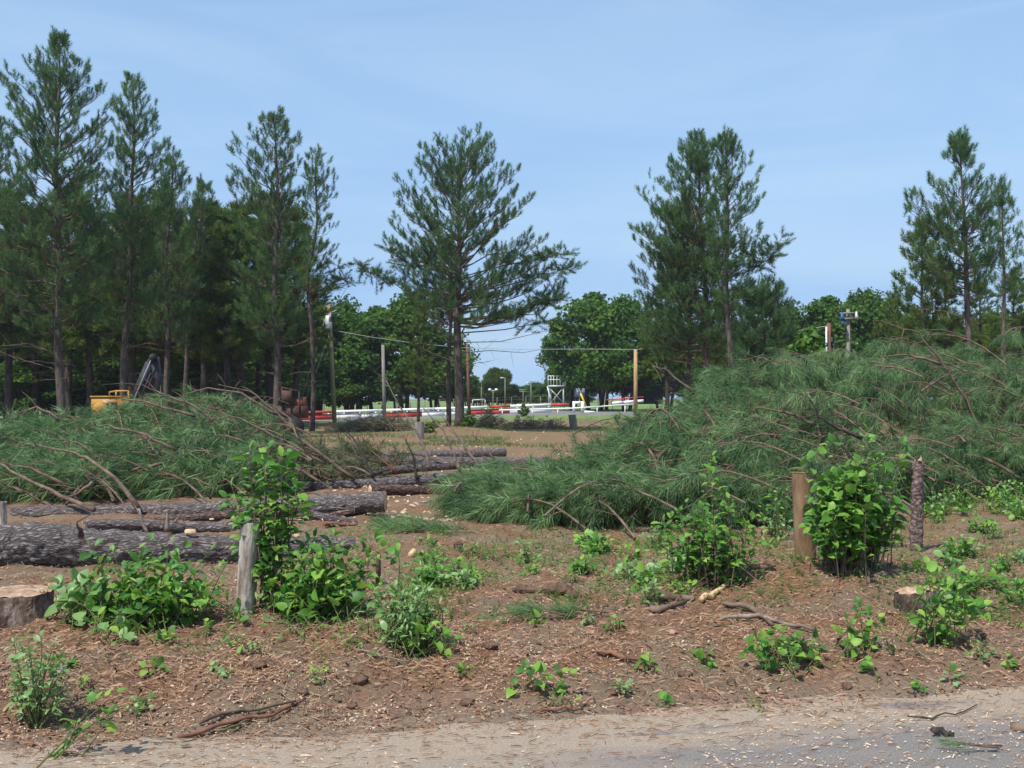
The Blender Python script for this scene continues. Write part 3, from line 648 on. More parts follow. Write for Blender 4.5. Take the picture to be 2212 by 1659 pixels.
mb = MB(); mb.beam(Pt(713, 676), Pt(727, 670), .05, .05); mb.beam(Pt(714, 689), Pt(734, 679), .05, .05); part('bracket', mb, M['metal'], t)
for (u1, v1, u2, v2) in ((712, 655, 646, 912), (714, 717, 651, 914)):
    mb = MB(); p, q = Pt(u1, v1), Pt(u2, v2); q = q + Vector((0, -1.5, 0)); mb.tube([p, q], .014, 5); g = part('guy_wire', mb, M['galv'], t)
    mb = MB(); mb.tube([p.lerp(q, .85), q], .05, 6); part('guy_guard', mb, M['yellow'], t)
pole('pole', 'bare grey pole standing in front of the leafy trees left of the lone pine', (827, 745), (831, 900), 80, .14, 'pole_grey')
_, _, b2 = pole('pole', 'orange wooden pole in front of the trees right of the sky gap', (1373, 755), (1373, 890), 78, .16, 'pole_orange')
pole('pole', 'red-brown pole just right of the broad lone pine trunk', (1009, 745), (1014, 880), 86, .13, 'pole_red')
t, _, b3 = pole('utility_pole', 'short red-brown pole with a white pipe up its side above the right brush pile', (1790, 698), (1791, 925), 58, .13, 'pole_red', 'utility pole')
mb = MB(); mb.tube([P(1785, 706, 57.8), P(1786, 900, 57.8)], .045, 6); part('pipe', mb, M['white'], t)
t, _, _ = pole('utility_pole', 'weathered utility pole with two crossarms and floodlights above the right brush pile', (1832, 668), (1834, 920), 64, .13, 'pole_grey', 'utility pole')
for v, ua, ub in ((677, 1814, 1850), (689, 1815, 1846)):
    mb = MB(); mb.beam(P(ua, v, 63.8), P(ub, v - 1, 63.8), .12, .1); part('crossarm', mb, M['pole_grey'], t)
for u, v, m in ((1850, 680, 'metal'), (1819, 682, 'blue'), (1820, 694, 'blue')):
    mb = MB(); p = P(u, v, 63.6); mb.tube([p + Vector((0, 0, .2)), p, p + Vector((0, -.1, -.22))], [.05, .09, .13], 8); part('floodlight', mb, M[m], t)
mb = MB(); cp = [Pt(717, 713), P(800, 728, 73), P(900, 742, 74), P(1000, 751, 75.5), P(1130, 755, 76.5), P(1250, 754, 77), b2]
cp += [P(1500, 745, 70), P(1640, 728, 65), P(1787, 704, 58)]
mb.tube(cp, .017, 5); solo('power_cable', mb, M['galv'], 'thin pale cable sagging from the transformer pole across to the right-hand poles', 'cable', tuple(cp[0]))

BY = 88.
t = thing('track_barrier', 'low red and white painted concrete barrier with a board rail along the far side', 'barrier', tuple(P(900, 900, BY)))
def bl(u): return np.interp(u, [625, 722, 910, 1101, 1190], [907, 904, 899, 892, 889])      # foot line
def seg(name, ua, ub, dv0, dv1, m, dy=.3, Y=BY, par=None, foot=bl):
    mb = MB(); a0, a1 = P(ua, foot(ua) - dv0, Y), P(ua, foot(ua) - dv1, Y); b0, b1 = P(ub, foot(ub) - dv0, Y), P(ub, foot(ub) - dv1, Y); o = Vector((0, dy, 0))
    mb.add([a0, b0, b1, a1, a0 + o, b0 + o, b1 + o, a1 + o], [(0, 1, 2, 3), (5, 4, 7, 6), (3, 2, 6, 7), (1, 0, 4, 5), (0, 3, 7, 4), (1, 5, 6, 2)])
    return part(name, mb, M[m], par or t)
for ua, ub, m in ((624, 631, 'white'), (631.5, 722, 'red'), (722.5, 780, 'white'), (780.5, 833, 'white'), (833.5, 911, 'red'), (911.5, 960, 'white'), (960.5, 1008, 'white'), (1008.5, 1055, 'red'), (1055.5, 1101, 'red'), (1101.5, 1145, 'white'), (1145.5, 1190, 'white')):
    seg('barrier_block', ua, ub, -2, 10, m)
for ua, ub, m in ((631, 722, 'red'), (722.3, 830, 'white'), (830.3, 940, 'white'), (940.3, 1057, 'white'), (1057.3, 1102, 'red'), (1102.3, 1190, 'white'), (1190.3, 1230, 'red')):
    seg('rail_board', ua, ub, 12, 17.5, m, .08, BY - .1)
for k in range(17):
    u = 640 + k * 34; seg('rail_post', u, u + 2.5, 0, 13, 'white', .08, BY + .32)
seg('rail_board', 1190.5, 1230, 6, 7.5, 'red', .06)
t = thing('gate_frame', 'chunky white square gate frame at the end of the barrier', 'gate', tuple(P(1250, 892, 80)))
for ua, ub, d0, d1 in ((1237, 1242.5, 0, 25), (1255, 1262, 0, 25), (1242.7, 1254.8, 19, 25)):
    seg('beam', ua, ub, d0, d1, 'white', .2, 80, t, lambda u: 892)
seg('wing', 1262.3, 1285, 0, 5, 'white', .2, 80, t, lambda u: 892 + (u - 1262) * .05)
t = thing('pipe_rail', 'long thin white pipe rail running low past the gate frame', 'rail', tuple(P(1100, 890, 79)))
mb = MB(); mb.tube([P(1078, 886, 79), P(1237, 882, 79), P(1371, 873, 79)], .055, 6); part('pipe', mb, M['white'], t)
for u in (1085, 1150, 1205, 1290, 1350):
    mb = MB(); p = P(u, np.interp(u, [1078, 1237, 1371], [886, 882, 873]), 79); mb.tube([p, (p.x, p.y, float(H(p.x, p.y)) - .05)], .04, 5); part('rail_post', mb, M['white'], t)
t = thing('rail_section', 'red rail over white blocks at the foot of the orange pole', 'barrier', tuple(P(1350, 875, 84)))
fl = lambda u: 879 - (u - 1310) * .08
for ua, ub, d0, d1, m in ((1310, 1390, 14, 16.5, 'red'), (1322, 1345, 4, 10, 'white'), (1347, 1372, 4, 10, 'white'), (1373, 1390, 4, 10, 'white')): seg('rail_board' if m == 'red' else 'block', ua, ub, d0, d1, m, .12, 84, t, fl)
for u in (1320, 1345, 1371): seg('rail_post', u, u + 2, 0, 14, 'red', .1, 84.2, t, fl)

t = thing('observation_tower', 'pale metal observation tower with railed platform and braced legs', 'tower', tuple(onground(P(1203, 0, 100).x, 100)))
Q = lambda u, v, d=0: P(u, v, 100 + d)
for u, dd in ((1186, 0), (1217, 0), (1190, 1.6), (1219, 1.6)):
    mb = MB(); a = Q(u, 833, dd); mb.tube([a, (a.x, a.y, .3)], .06, 6); part('leg', mb, M['metal'], t)
mb = MB(); p, q = Q(1184, 833), Q(1222, 836); mb.box(((p.x + q.x) / 2, 100.8, p.z - .05), (q.x - p.x, 1.9, .16)); part('platform', mb, M['metal'], t)
mb = MB()
for z in (812, 820): mb.tube([Q(1184, z), Q(1222, z), Q(1222, z, 1.6), Q(1184, z, 1.6), Q(1184, z)], .035, 5)
for u in (1184, 1190, 1196, 1203, 1210, 1216, 1222): mb.tube([Q(u, 811), Q(u, 833)], .03, 5); mb.tube([Q(u, 811, 1.6), Q(u, 833, 1.6)], .03, 5)
part('railing', mb, M['white'], t)
mb = MB(); mb.box(Q(1219, 824, .1), (.3, .04, .6)); part('side_panel', mb, M['white'], t)
for a, b in (((1187, 838), (1216, 870)), ((1216, 838), (1190, 870))):
    mb = MB(); mb.tube([Q(*a), Q(*b)], .045, 5); part('brace', mb, M['metal'], t)
mb = MB(); mb.beam(Q(1182, 835, -.3), Q(1192, 872, -.3), .3, .08); part('ladder', mb, M['white'], t)

def lamp_pole(label, u, v0, v1, Y, kind):
    t, a, b = pole('light_pole', label, (u, v0), (u, v1), Y, .06, 'pole_grey', 'light pole', 'light poles of the distant field')
    s = Y / F
    if kind == 'T':
        mb = MB(); mb.beam(b - Vector((7 * s, 0, 0)), b + Vector((7 * s, 0, 0)), .1, .1); part('crossarm', mb, M['metal'], t)
        for d in (-7, 7): mb = MB(); mb.box(b + Vector((d * s, -.1, .12)), (.34, .3, .2), taper=.7); part('lamp', mb, M['white'], t)
    elif kind == 'X':
        for dz in (0, -4):
            mb = MB(); mb.beam(b + Vector((-8 * s, 0, dz * s)), b + Vector((8 * s, 0, dz * s)), .1, .1); part('crossarm', mb, M['pole_grey'], t)
    else:
        mb = MB(); mb.tube([b, b + Vector((-3 * s, 0, 1.5 * s)), b + Vector((-6 * s, 0, 2 * s))], .05, 5); part('arm', mb, M['metal'], t)
        mb = MB(); mb.box(b + Vector((-7 * s, 0, 2 * s)), (.4, .25, .12), taper=.7); part('lamp', mb, M['metal'], t)
lamp_pole('leftmost light pole in the sky gap with a curved lamp arm', 1040, 826, 873, 118, 'L')
lamp_pole('short light pole in the sky gap with twin floodlights', 1065, 844, 873, 112, 'T')
lamp_pole('tallest light pole in the sky gap, in front of the rounded far pine', 1091, 818, 872, 118, 'L')
lamp_pole('pole with double crossarms in the sky gap', 1130, 842, 870, 140, 'X')
lamp_pole('light pole in the sky gap nearest the white tower', 1147, 829, 871, 118, 'L')
t = thing('goal_frame', 'small pale goal frame beyond the barrier left of the tower', 'goal', tuple(P(1035, 873, 105)))
for p, q in (((1021, 864), (1021, 875)), ((1048, 864), (1048, 875)), ((1021, 864), (1048, 863))):
    mb = MB(); mb.tube([P(*p, 105), P(*q, 105)], .06, 6); part('bar', mb, M['metal'], t)
mb = MB(); p = P(1252, 848, 96); mb.box(p, (.9, .06, .75)); t = thing('sign_board', 'pale blue sign board on a post right of the white tower', 'sign', tuple(onground(p.x, p.y)))
part('panel', mb, M['panel'], t); mb = MB(); mb.tube([(p.x, p.y + .1, p.z), (p.x, p.y + .1, .3)], .05, 6); part('post', mb, M['metal'], t)
mb = MB(); mb.tube([P(1250, 838, 90), P(1267, 880, 90)], .02, 5); t = thing('guy_wire', 'slanting guy wire with a yellow guard right of the gate frame', 'guy wire', tuple(P(1267, 880, 90))); part('wire', mb, M['galv'], t)
mb = MB(); mb.tube([P(1254, 850, 89.9), P(1267, 880, 89.9)], .08, 6); part('guard', mb, M['yellow'], t)
mb = MB(); mb.box(P(1400, 848, 99), (2.6, 1.2, 1.3)); t = thing('storage_box', 'dark slate box structure behind the orange pole', 'container', tuple(onground(P(1400, 848, 99).x, 99)))
part('body', mb, M['slate'], t); mb = MB(); mb.box(P(1400, 832, 99), (2.8, 1.35, .08)); part('roof', mb, M['metal'], t)
mb = MB(); mb.box(P(1400, 868, 99), (2.5, 1.1, .4)); part('base', mb, M['slate'], t)
# far chain fence posts and wires beyond the barrier
t = thing('wire_fence', 'grey wire fence with thin posts beyond the barrier under the leafy trees', 'fence', tuple(onground(-5, 104)))
for k in range(24):
    u = 640 + k * 31; p = P(u, 0, 104); z = float(H(p.x, 104)); mb = MB(); mb.tube([(p.x, 104, z), (p.x, 104, z + 1.35)], .03, 5); part('post', mb, M['pole_grey'], t)
mb = MB()
for dz in (.4, .75, 1.1, 1.35):
    mb.tube([(P(640 + k * 31, 0, 104).x, 104, float(H(P(640 + k * 31, 0, 104).x, 104)) + dz) for k in range(24)], .012, 3, cap=False)
part('wires', mb, M['pole_grey'], t)['kind'] = 'stuff'

# ------------------------------------------------------------------ machines
LY = 37.
t = thing('log_loader', 'yellow tracked log loader with a folded dark boom, half hidden by the left brush pile', 'loader', tuple(onground(P(240, 0, LY).x, LY)))
L = lambda u, v, d=0: P(u, v, LY + d)
mb = MB(); a, b = L(197, 858), L(262, 905); mb.box(((a.x + b.x) / 2, LY + .8, (a.z + b.z) / 2), (b.x - a.x, 1.6, a.z - b.z)); part('engine_housing', mb, M['machine'], t)
mb = MB(); mb.box(((a.x + b.x) / 2, LY + .8, a.z + .02), (b.x - a.x + .06, 1.66, .05)); part('hood_lid', mb, M['machine'], t)
mb = MB(); mb.box(((a.x + b.x) / 2 + .2, LY - .02, (a.z + b.z) / 2), (.35, .04, .4)); part('grille', mb, M['rusty'], t)
mb = MB()
for d in (0, 1.4):
    mb.tube([L(237, 860, d), L(237, 847, d), L(250, 845, d), L(277, 844, d), L(279, 890, d)], .035, 6); mb.tube([L(251, 860, d), L(251, 845, d)], .035, 6)
part('guard_rail', mb, M['machine'], t)
mb = MB(); mb.beam(L(283, 880, .7), L(324, 784, .7), .2, .26); part('boom', mb, M['black'], t)
mb = MB(); mb.beam(L(322, 788, .7), L(334, 772, .7), .2, .24); mb.tube([L(330, 772, .4), L(330, 772, 1.)], .13, 10); part('boom_joint', mb, M['black'], t)
mb = MB(); mb.beam(L(335, 772, .7), L(346, 868, .7), .2, .26); part('stick', mb, M['black'], t)
mb = MB(); mb.tube([L(303, 862, .5), L(326, 806, .5)], .035, 8); part('hydraulic_cylinder', mb, M['black'], t)
mb = MB(); mb.tube([L(287, 868, .45), L(325, 780, .45), L(334, 772, .45)], .02, 5); part('hose', mb, M['metal'], t)
mb = MB(); mb.box(L(303, 892, .8), (.9, 1.2, .8)); part('turret', mb, M['machine'], t)
for d in (0, 1.7):
    mb = MB(); c = L(245, 0, d); g = float(H(c.x, c.y)); mb.tube([(c.x - 1.3, c.y, g + .35), (c.x - 1.1, c.y, g + .5), (c.x + 1.1, c.y, g + .5), (c.x + 1.3, c.y, g + .35)], [.3, .35, .35, .3], 10); part('track', mb, M['rubber'], t)
KY = 44.
t = thing('skidder', 'rusty dark logging skidder with a battered roof beside the crooked thin pine', 'skidder', tuple(onground(P(630, 0, KY).x, KY)))
K = lambda u, v, d=0: P(u, v, KY + d)
mb = MB(); mb.add([K(607, 838), K(648, 847), K(648, 847, 1.2), K(607, 838, 1.2), K(607, 835), K(648, 844), K(648, 844, 1.2), K(607, 835, 1.2)], [(0, 1, 5, 4), (1, 2, 6, 5), (2, 3, 7, 6), (3, 0, 4, 7), (4, 5, 6, 7), (3, 2, 1, 0)]); part('roof', mb, M['rusty'], t)
mb = MB()
for u, v in ((609, 838), (646, 846), (628, 842)):
    for d in (0, 1.15): mb.tube([K(u, v, d), K(u + 2, 892, d)], .04, 6)
part('cab_frame', mb, M['black'], t)
mb = MB(); mb.box(K(620, 857, -.05), (.42, .12, .5), taper=.9); part('cab_panel', mb, M['rusty'], t)
mb = MB(); mb.box(K(632, 890, .6), (1.1, 1.2, .5)); part('chassis', mb, M['rusty'], t)
mb = MB(); mb.box(K(650, 872, .6), (.4, 1., .55), taper=.8); part('engine_cover', mb, mat('orange_rust', (.3, .08, .03), (.14, .05, .03), 6), t)
mb = MB(); mb.tube([K(612, 880, -.1), K(600, 868, -.2), K(606, 858, -.2)], .04, 6); part('grapple_arm', mb, M['black'], t)
for u in (596, 630):
    c = K(u, 900, -.1); g = float(H(c.x, c.y)); mb = MB(); mb.tube([(c.x, c.y, g + .42), (c.x, c.y + .4, g + .42)], .45, 18); w_ = part('wheel', mb, M['rubber'], t)
    mb = MB(); mb.tube([(c.x, c.y - .02, g + .42), (c.x, c.y + .02, g + .42)], .22, 12); q = link('rim', mb.mesh('rim', t.location), M['rusty'], w_)

# ------------------------------------------------------------------ logs
def log(label, A, B, r0, r1, name='log', m='log', limbs=(), cuts='', knots=(), group=None, res=(110, 36), rough=1., flare=0, marks=(), burl=()):
    """A, B: world axis ends; local x is the axis"""
    A, B = Vector(A), Vector(B); d = B - A; Ln = d.length
    t = thing(name, label, 'log', tuple(A), group)
    q = d.to_track_quat('X', 'Z'); rot = q.to_matrix()
    n, k = res; xs = np.linspace(0, Ln, n); th = np.linspace(0, 2 * math.pi, k, endpoint=False)
    XX, TT = np.meshgrid(xs, th, indexing='ij')
    rad = r0 + (r1 - r0) * XX / Ln
    if flare: rad = rad * (1 + flare * np.exp(-XX / .35))
    sd = hash(label) % 97 if False else sum(map(ord, label)) % 97
    ridg = np.abs(vnoise(XX * 5, TT * 3.2, sd) * 2); ridg = 1 - ridg
    rad = rad * (1 + .03 * vnoise(XX * 1.3, TT * .6, sd + 1)) + rough * .012 * (ridg - .5) + rough * .014 * vnoise(XX * 16, TT * 9, sd + 2) * 1.2
    for _q in range(int(Ln * 1.4) if r0 > .07 else 0): burl = tuple(burl) + ((random.uniform(0, Ln), random.uniform(.2, 2.8), .05, random.uniform(.015, .035)),)
    for (bx, bt, br_, bh) in burl: rad = rad + bh * np.exp(-((XX - bx) / br_) ** 2 - (((TT - bt + math.pi) % (2 * math.pi) - math.pi) / .6) ** 2)
    bend = .05 * np.sin(XX / Ln * 3 + sd)
    v = np.stack([XX, rad * np.cos(TT), rad * np.sin(TT) + bend], -1).reshape(-1, 3)
    i = (np.arange(n - 1)[:, None] * k + np.arange(k)[None]); j = (np.arange(n - 1)[:, None] * k + (np.arange(k)[None] + 1) % k)
    f = np.stack([i, j, j + k, i + k], -1).reshape(-1, 4)[:, ::-1]
    mb = MB(); mb.add(v, f); o = link('bark', mb.mesh('bark', smooth=True), M[m], t); o.rotation_mode = 'QUATERNION'; o.rotation_quaternion = q
    for c in cuts:
        x0 = 0 if c == 'A' else Ln; base = 0 if c == 'A' else (n - 1) * k
        ring = v[base:base + k].copy(); cen = ring.mean(0); inn = cen + (ring - cen) * .9; s = -1 if c == 'A' else 1
        inn[:, 0] += s * .012; ring[:, 0] += s * .004; cc = cen + [s * .015, 0, 0]
        vv = np.concatenate([ring, inn, cc[None]]); a = np.arange(k); bb = (a + 1) % k
        mb = MB(); mb.add(vv, [np.stack([a, bb, bb + k, a + k], 1), np.stack([a + k, bb + k, np.full(k, 2 * k)], 1)])
        o = link('cut_end', mb.mesh('cut_end'), M['cut'], t); o.rotation_mode = 'QUATERNION'; o.rotation_quaternion = q
    for pl, r_, mm in limbs:
        mb = MB(); pts = [Vector(p) for p in pl]; nn = len(pts)
        dense = []
        for a_, b_ in zip(pts, pts[1:]):
            for s_ in range(4): dense.append(a_.lerp(b_, s_ / 4) + Vector((random.gauss(0, .008), 0, random.gauss(0, .008))))
        dense.append(pts[-1]); m_ = len(dense)
        mb.tube(dense, [r_ * (1 - .8 * i_ / (m_ - 1)) for i_ in range(m_)], 7, jit=.15)
        for s_ in range(3 if m_ > 5 else 1):
            i_ = random.randrange(m_ // 3, m_); e = dense[i_] + Vector((random.gauss(-.05, .1), random.gauss(0, .08), random.uniform(-.02, .2)))
            mb.tube([dense[i_], e], [r_ * .3, .003], 4, cap=False)
        part('branch', mb, M[mm], t)
    for x_, a_, sz in marks:      # a pale patch where a limb was cut off
        r_ = (r0 + (r1 - r0) * x_ / Ln) * 1.03; mb = MB()
        vv = [Vector((x_ + sx * sz, (r_ + h) * math.cos(a_ + sa * sz * 3), (r_ + h) * math.sin(a_ + sa * sz * 3))) for h, sc in ((0, 1), (.02, .8)) for sx, sa in ((-sc, -sc), (sc, -sc), (sc, sc), (-sc, sc))]
        mb.add([p.to_tuple() for p in vv], [(0, 1, 5, 4), (1, 2, 6, 5), (2, 3, 7, 6), (3, 0, 4, 7), (4, 5, 6, 7)])
        o = link('saw_cut', mb.mesh('saw_cut'), M['cut'], t); o.rotation_mode = 'QUATERNION'; o.rotation_quaternion = q
    return t
def lg(ua, va, ub, vb, Ya, Yb): return P(ua, va, Ya), P(ub, vb, Yb)
def Pl(pts, Y, dy=-.15): return [P(u, v, Y + dy * i) for i, (u, v) in enumerate(pts)]
LGR = 'felled pine logs lying across the clearing'
A_, B_ = lg(-190, 1187, 765, 1178, 10.0, 11.3)
log('biggest felled log, thick grey flaking bark, nearest on the left', A_, B_, .235, .11, group=LGR, res=(260, 54), rough=2.0, marks=[(2.46, 1.9, .055), (3.5, 2.2, .03)], burl=[(1.15, 1.7, .28, .05)],
    limbs=[(Pl([(176, 1160), (165, 1128)], 10.2), .035, 'limb')])
A_, B_ = lg(30, 1112, 832, 1080, 14.9, 14.7)
log('long log with a freshly sawn orange rim at its right end, middle left', A_, B_, .09, .135, group=LGR, res=(260, 40), rough=1.7, cuts='B',
    limbs=[(Pl([(299, 1095), (248, 1030), (187, 987), (144, 973), (54, 958)], 14.6, .3), .035, 'limb'), (Pl([(202, 1102), (133, 1070), (47, 1030), (0, 1002), (-60, 985)], 14.6, .2), .034, 'limb'),
           (Pl([(299, 1100), (312, 1130), (325, 1148)], 14.4), .025, 'deadwood'), (Pl([(455, 1078), (440, 1055)], 15), .02, 'deadwood')])
A_, B_ = lg(185, 1143, 545, 1133, 12.9, 13.5)
log('thin log with upright broken stubs just behind the biggest log', A_, B_, .062, .075, group=LGR, res=(110, 24), marks=[(2.35 - .9, 1.2, .03)],
    limbs=[(Pl([(361, 1148), (360, 1100)], 12.9, 0), .035, 'deadwood'), (Pl([(378, 1130), (392, 1108)], 13, 0), .02, 'deadwood'), (Pl([(318, 1155), (300, 1110), (296, 1100)], 12.8, 0), .022, 'deadwood')])
A_, B_ = lg(180, 1128, 640, 1112, 13.9, 14.2)
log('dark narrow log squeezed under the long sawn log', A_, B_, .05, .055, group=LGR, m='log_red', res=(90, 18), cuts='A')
A_, B_ = lg(640, 1108, 764, 1107, 14.4, 14.6)
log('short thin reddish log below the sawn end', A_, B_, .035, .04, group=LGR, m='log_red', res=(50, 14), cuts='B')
A_, B_ = lg(610, 1050, 1075, 1030, 18.6, 20.3)
log('log bristling with dead upright branches in the middle distance', A_, B_, .09, .12, group=LGR, res=(180, 30), rough=1.2,
    limbs=[(Pl([(767, 1035), (644, 944), (623, 901), (590, 876)], 19, .2), .035, 'limb'), (Pl([(677, 1056), (670, 998), (648, 948), (626, 901)], 18.7, 0), .03, 'bark_dark'),
           (Pl([(805, 1032), (784, 982), (764, 947), (722, 899)], 19.2, 0), .028, 'bark_dark'), (Pl([(934, 1018), (909, 947), (864, 878), (833, 819)], 19.6, 0), .03, 'deadwood'),
           (Pl([(993, 1017), (979, 975), (958, 933), (909, 874)], 19.9, 0), .035, 'deadwood'), (Pl([(1038, 1013), (1010, 975), (982, 933), (955, 899)], 20.1, 0), .033, 'deadwood'),
           (Pl([(901, 1037), (892, 989), (876, 947)], 19.5, 0), .03, 'bark_dark'), (Pl([(857, 1020), (802, 973)], 19.4, 0), .025, 'rust_twig'), (Pl([(1076, 1004), (1057, 978)], 20.1, 0), .035, 'rust_twig'),
           (Pl([(1052, 1010), (1030, 950), (1018, 930)], 20.2, 0), .018, 'deadwood'), (Pl([(720, 1040), (640, 1012)], 18.9, 0), .02, 'rust_twig')])
A_, B_ = lg(800, 1066, 1030, 1056, 17.2, 18.0)
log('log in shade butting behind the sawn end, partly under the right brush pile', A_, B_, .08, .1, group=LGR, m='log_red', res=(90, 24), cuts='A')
A_, B_ = lg(690, 1022, 990, 1008, 21.8, 22.6)
log('grey log lying just beyond the branchy log', A_, B_, .085, .1, group=LGR, res=(100, 22), limbs=[(Pl([(800, 1015), (770, 985), (760, 960)], 22, 0), .02, 'deadwood'), (Pl([(900, 1012), (895, 980)], 22.3, 0), .018, 'deadwood'), (Pl([(730, 1020), (722, 985)], 21.8, 0), .014, 'deadwood')])
A_, B_ = lg(760, 1000, 1185, 994, 24.6, 25.4)
log('farther grey log left of the right brush pile', A_, B_, .11, .13, group=LGR, res=(120, 24), limbs=[(Pl([(870, 1000), (850, 965)], 24.6, 0), .02, 'deadwood'), (Pl([(1000, 1000), (985, 950)], 24.8, 0), .02, 'deadwood')], marks=[(.6, 1.4, .05), (1.9, 1.6, .05)])
A_, B_ = lg(755, 990, 1092, 972, 27.5, 28.2)
log('farthest grey log with a pale yellow sawn end', A_, B_, .1, .12, group=LGR, res=(110, 22), cuts='B', marks=[(3.3, 1.6, .07)])
A_, B_ = lg(655, 1122, 770, 1120, 13.9, 14.1)
log('flat grey slab of bark lying beyond the left bush', A_, B_, .07, .05, group=LGR, res=(60, 18))

# ------------------------------------------------------------------ brush piles of felled crowns
def pile(cols, Wf, zones, nb, heading, seed, mats, tsz=1., tpl=BRUSH, smin=0., twigs=13, blen=1.5, droop=.1):
    """boughs over the surface of a heap; zones: (u limit, label)"""
    rr = np.random.default_rng(seed); us = [c[0] for c in cols]; out = []
    lo = us[0]
    for (hi, label, mkey) in zones:
        wood, fol = MB(), MB(); pos, dirs, var, far = [], [], [], []
        n = int(nb * (hi - lo) / (us[-1] - us[0]))
        vb0 = np.interp((lo + hi) / 2, us, [c[1] for c in cols]); Y0 = CZ * F / (vb0 - 860)
        base = onground(P((lo + hi) / 2, 0, Y0 + 1.5).x, Y0 + 1.5)
        t = thing('felled_pine', label, 'felled pine', tuple(base), 'felled pine crowns heaped in brush piles')
        if mkey == 'brush_dry': n = int(n * .45)
        for k in range(n):
            u = rr.uniform(lo, hi); vb = np.interp(u, us, [c[1] for c in cols]); vt = np.interp(u, us, [c[2] for c in cols])
            Yf = CZ * F / (vb - 860); Wd = np.interp(u, us, Wf); s = rr.uniform(smin, 1.25) ** .8
            if float(vnoise(u / 34, s * 6, seed + 3)) > .2: continue
            Y = Yf + .35 + s * Wd; zr = P(0, vt, Yf + Wd * .8).z - .25
            zr = max(zr, .35); shape = (.16 + .84 * math.sin(min(s / .85, 1) * math.pi / 2) ** 1.1) if s < .85 else 1 - .5 * (s - .85)
            z = zr * shape * (rr.uniform(.88, 1.08) if rr.random() < .75 else rr.uniform(.4, .9)) * min(1 + .5 * float(vnoise(u / 75, s * 4, seed)), 1.04 if u < 1280 or mkey != 'brush' else 1.3)
            if rr.random() < .22: Y = Yf + rr.uniform(.1, .6); z = rr.uniform(.1, max(.2, zr * .35))
            x = P(u, 0, Y).x; tip = np.array([x, Y, z + float(H(x, Y))])
            h = np.array(heading) + rr.normal(size=3) * [.5, .6, .2]; h[2] = min(h[2] + (-.25 if s < .35 else .1), .3); h /= np.linalg.norm(h)
            Lb = blen * rr.uniform(.6, 1.3); o = tip - h * Lb + [0, 0, -.28 * Lb * (1 if s > .3 else .1)]
            o[2] = max(min(o[2], tip[2] + .12), float(H(o[0], o[1])) + .05); tip[2] = max(tip[2], float(H(tip[0], tip[1])) + .1)
            ts = np.linspace(0, 1, 7); poly = o[None] * (1 - ts)[:, None] + tip[None] * ts[:, None]; poly[:, 2] += np.sin(ts * math.pi) * Lb * .16
            wood.tube(poly.tolist(), list((.017 if s < .4 or rr.random() < .8 else .03) * (1 - ts * .72) * rr.uniform(.7, 1.4)), 4, cap=False)
            bd = h; lat = np.cross(bd, [0, 0, 1]); lat /= np.linalg.norm(lat) + 1e-6; bv = rr.uniform(.15, .85)
            for q in range(twigs):
                tt = .22 + .78 * (q + rr.random()) / twigs; pp = np.array([np.interp(tt, ts, poly[:, i]) for i in range(3)])
                sl = rr.uniform(.2, .5) * (1.3 - tt); sg = 1 if q % 2 else -1
                sd = bd * rr.uniform(.3, 1) + lat * sg * rr.uniform(.3, 1.2) + np.array([0, 0, rr.uniform(-.6, .4)]); sd /= np.linalg.norm(sd); e = pp + sd * sl
                wood.tube([pp.tolist(), e.tolist()], [.007, .004], 3, cap=False)
                for w_ in range(2 if sl > .25 else 1):
                    pos.append(pp + (e - pp) * (1 - .55 * w_)); dirs.append(sd + rr.normal(size=3) * .35 + [0, 0, .9 * (rr.random() < .12)] + [0, 0, -(1.1 if 'drooping' in label or 'cut off by the right' in label else droop)]); var.append(bv * .5 + .5 * rr.random() ** 1.5)
            pos.append(tip); dirs.append(bd + [0, 0, -droop]); var.append(bv)
        scatter_tris(fol, tpl, pos, dirs, rr.uniform(.65, 1.3, len(pos)) * tsz, var, .1, droop=.07)
        part('branches', wood, M['limb'], t)['kind'] = 'stuff'
        c = part('needles', fol, M[mkey], t); c['kind'] = 'stuff'
        out.append(t); lo = hi
    return out
RC = [(985, 1118, 1098), (1050, 1130, 1052), (1150, 1142, 1026), (1240, 1143, 985), (1330, 1142, 925), (1430, 1142, 866), (1500, 1138, 815), (1600, 1130, 808), (1650, 1124, 782), (1700, 1118, 768), (1800, 1105, 772), (1860, 1098, 745), (1930, 1090, 722), (2000, 1082, 718), (2100, 1078, 748), (2220, 1074, 762), (2420, 1074, 785)]
RW = [1.2, 2.5, 3.2, 4, 5, 5.5, 6, 6.5, 6.8, 7, 7.5, 7.8, 8, 8, 8, 8, 8]
rp_ = pile(RC, RW, [(1180, 'left tip of the right brush pile, fresh boughs pointing at the logs', 'brush'), (1420, 'felled pine crown with fanned dark green needles behind the small leafy bushes', 'brush'),
                    (1660, 'felled pine crown rising to a hump left of the brown post', 'brush'), (1900, 'highest felled pine crown with drooping needles behind the brown post', 'brush'),
                    (2140, 'felled pine crown with an arching bare limb, behind the bark-covered stub', 'brush'), (2420, 'felled pine crown cut off by the right edge of the picture', 'brush')],
           860, (-.85, -.3, 0), 71, None, twigs=14)
LC = [(-180, 1090, 905), (0, 1090, 905), (60, 1088, 888), (150, 1086, 876), (230, 1084, 868), (300, 1082, 852), (400, 1078, 835), (500, 1072, 842), (560, 1066, 866), (600, 1060, 912), (640, 1056, 958), (700, 1046, 992), (780, 1036, 1016)]
LW = [4, 4, 4.5, 5, 5.3, 5.5, 6, 6, 6, 5.5, 4.5, 3.5, 3]
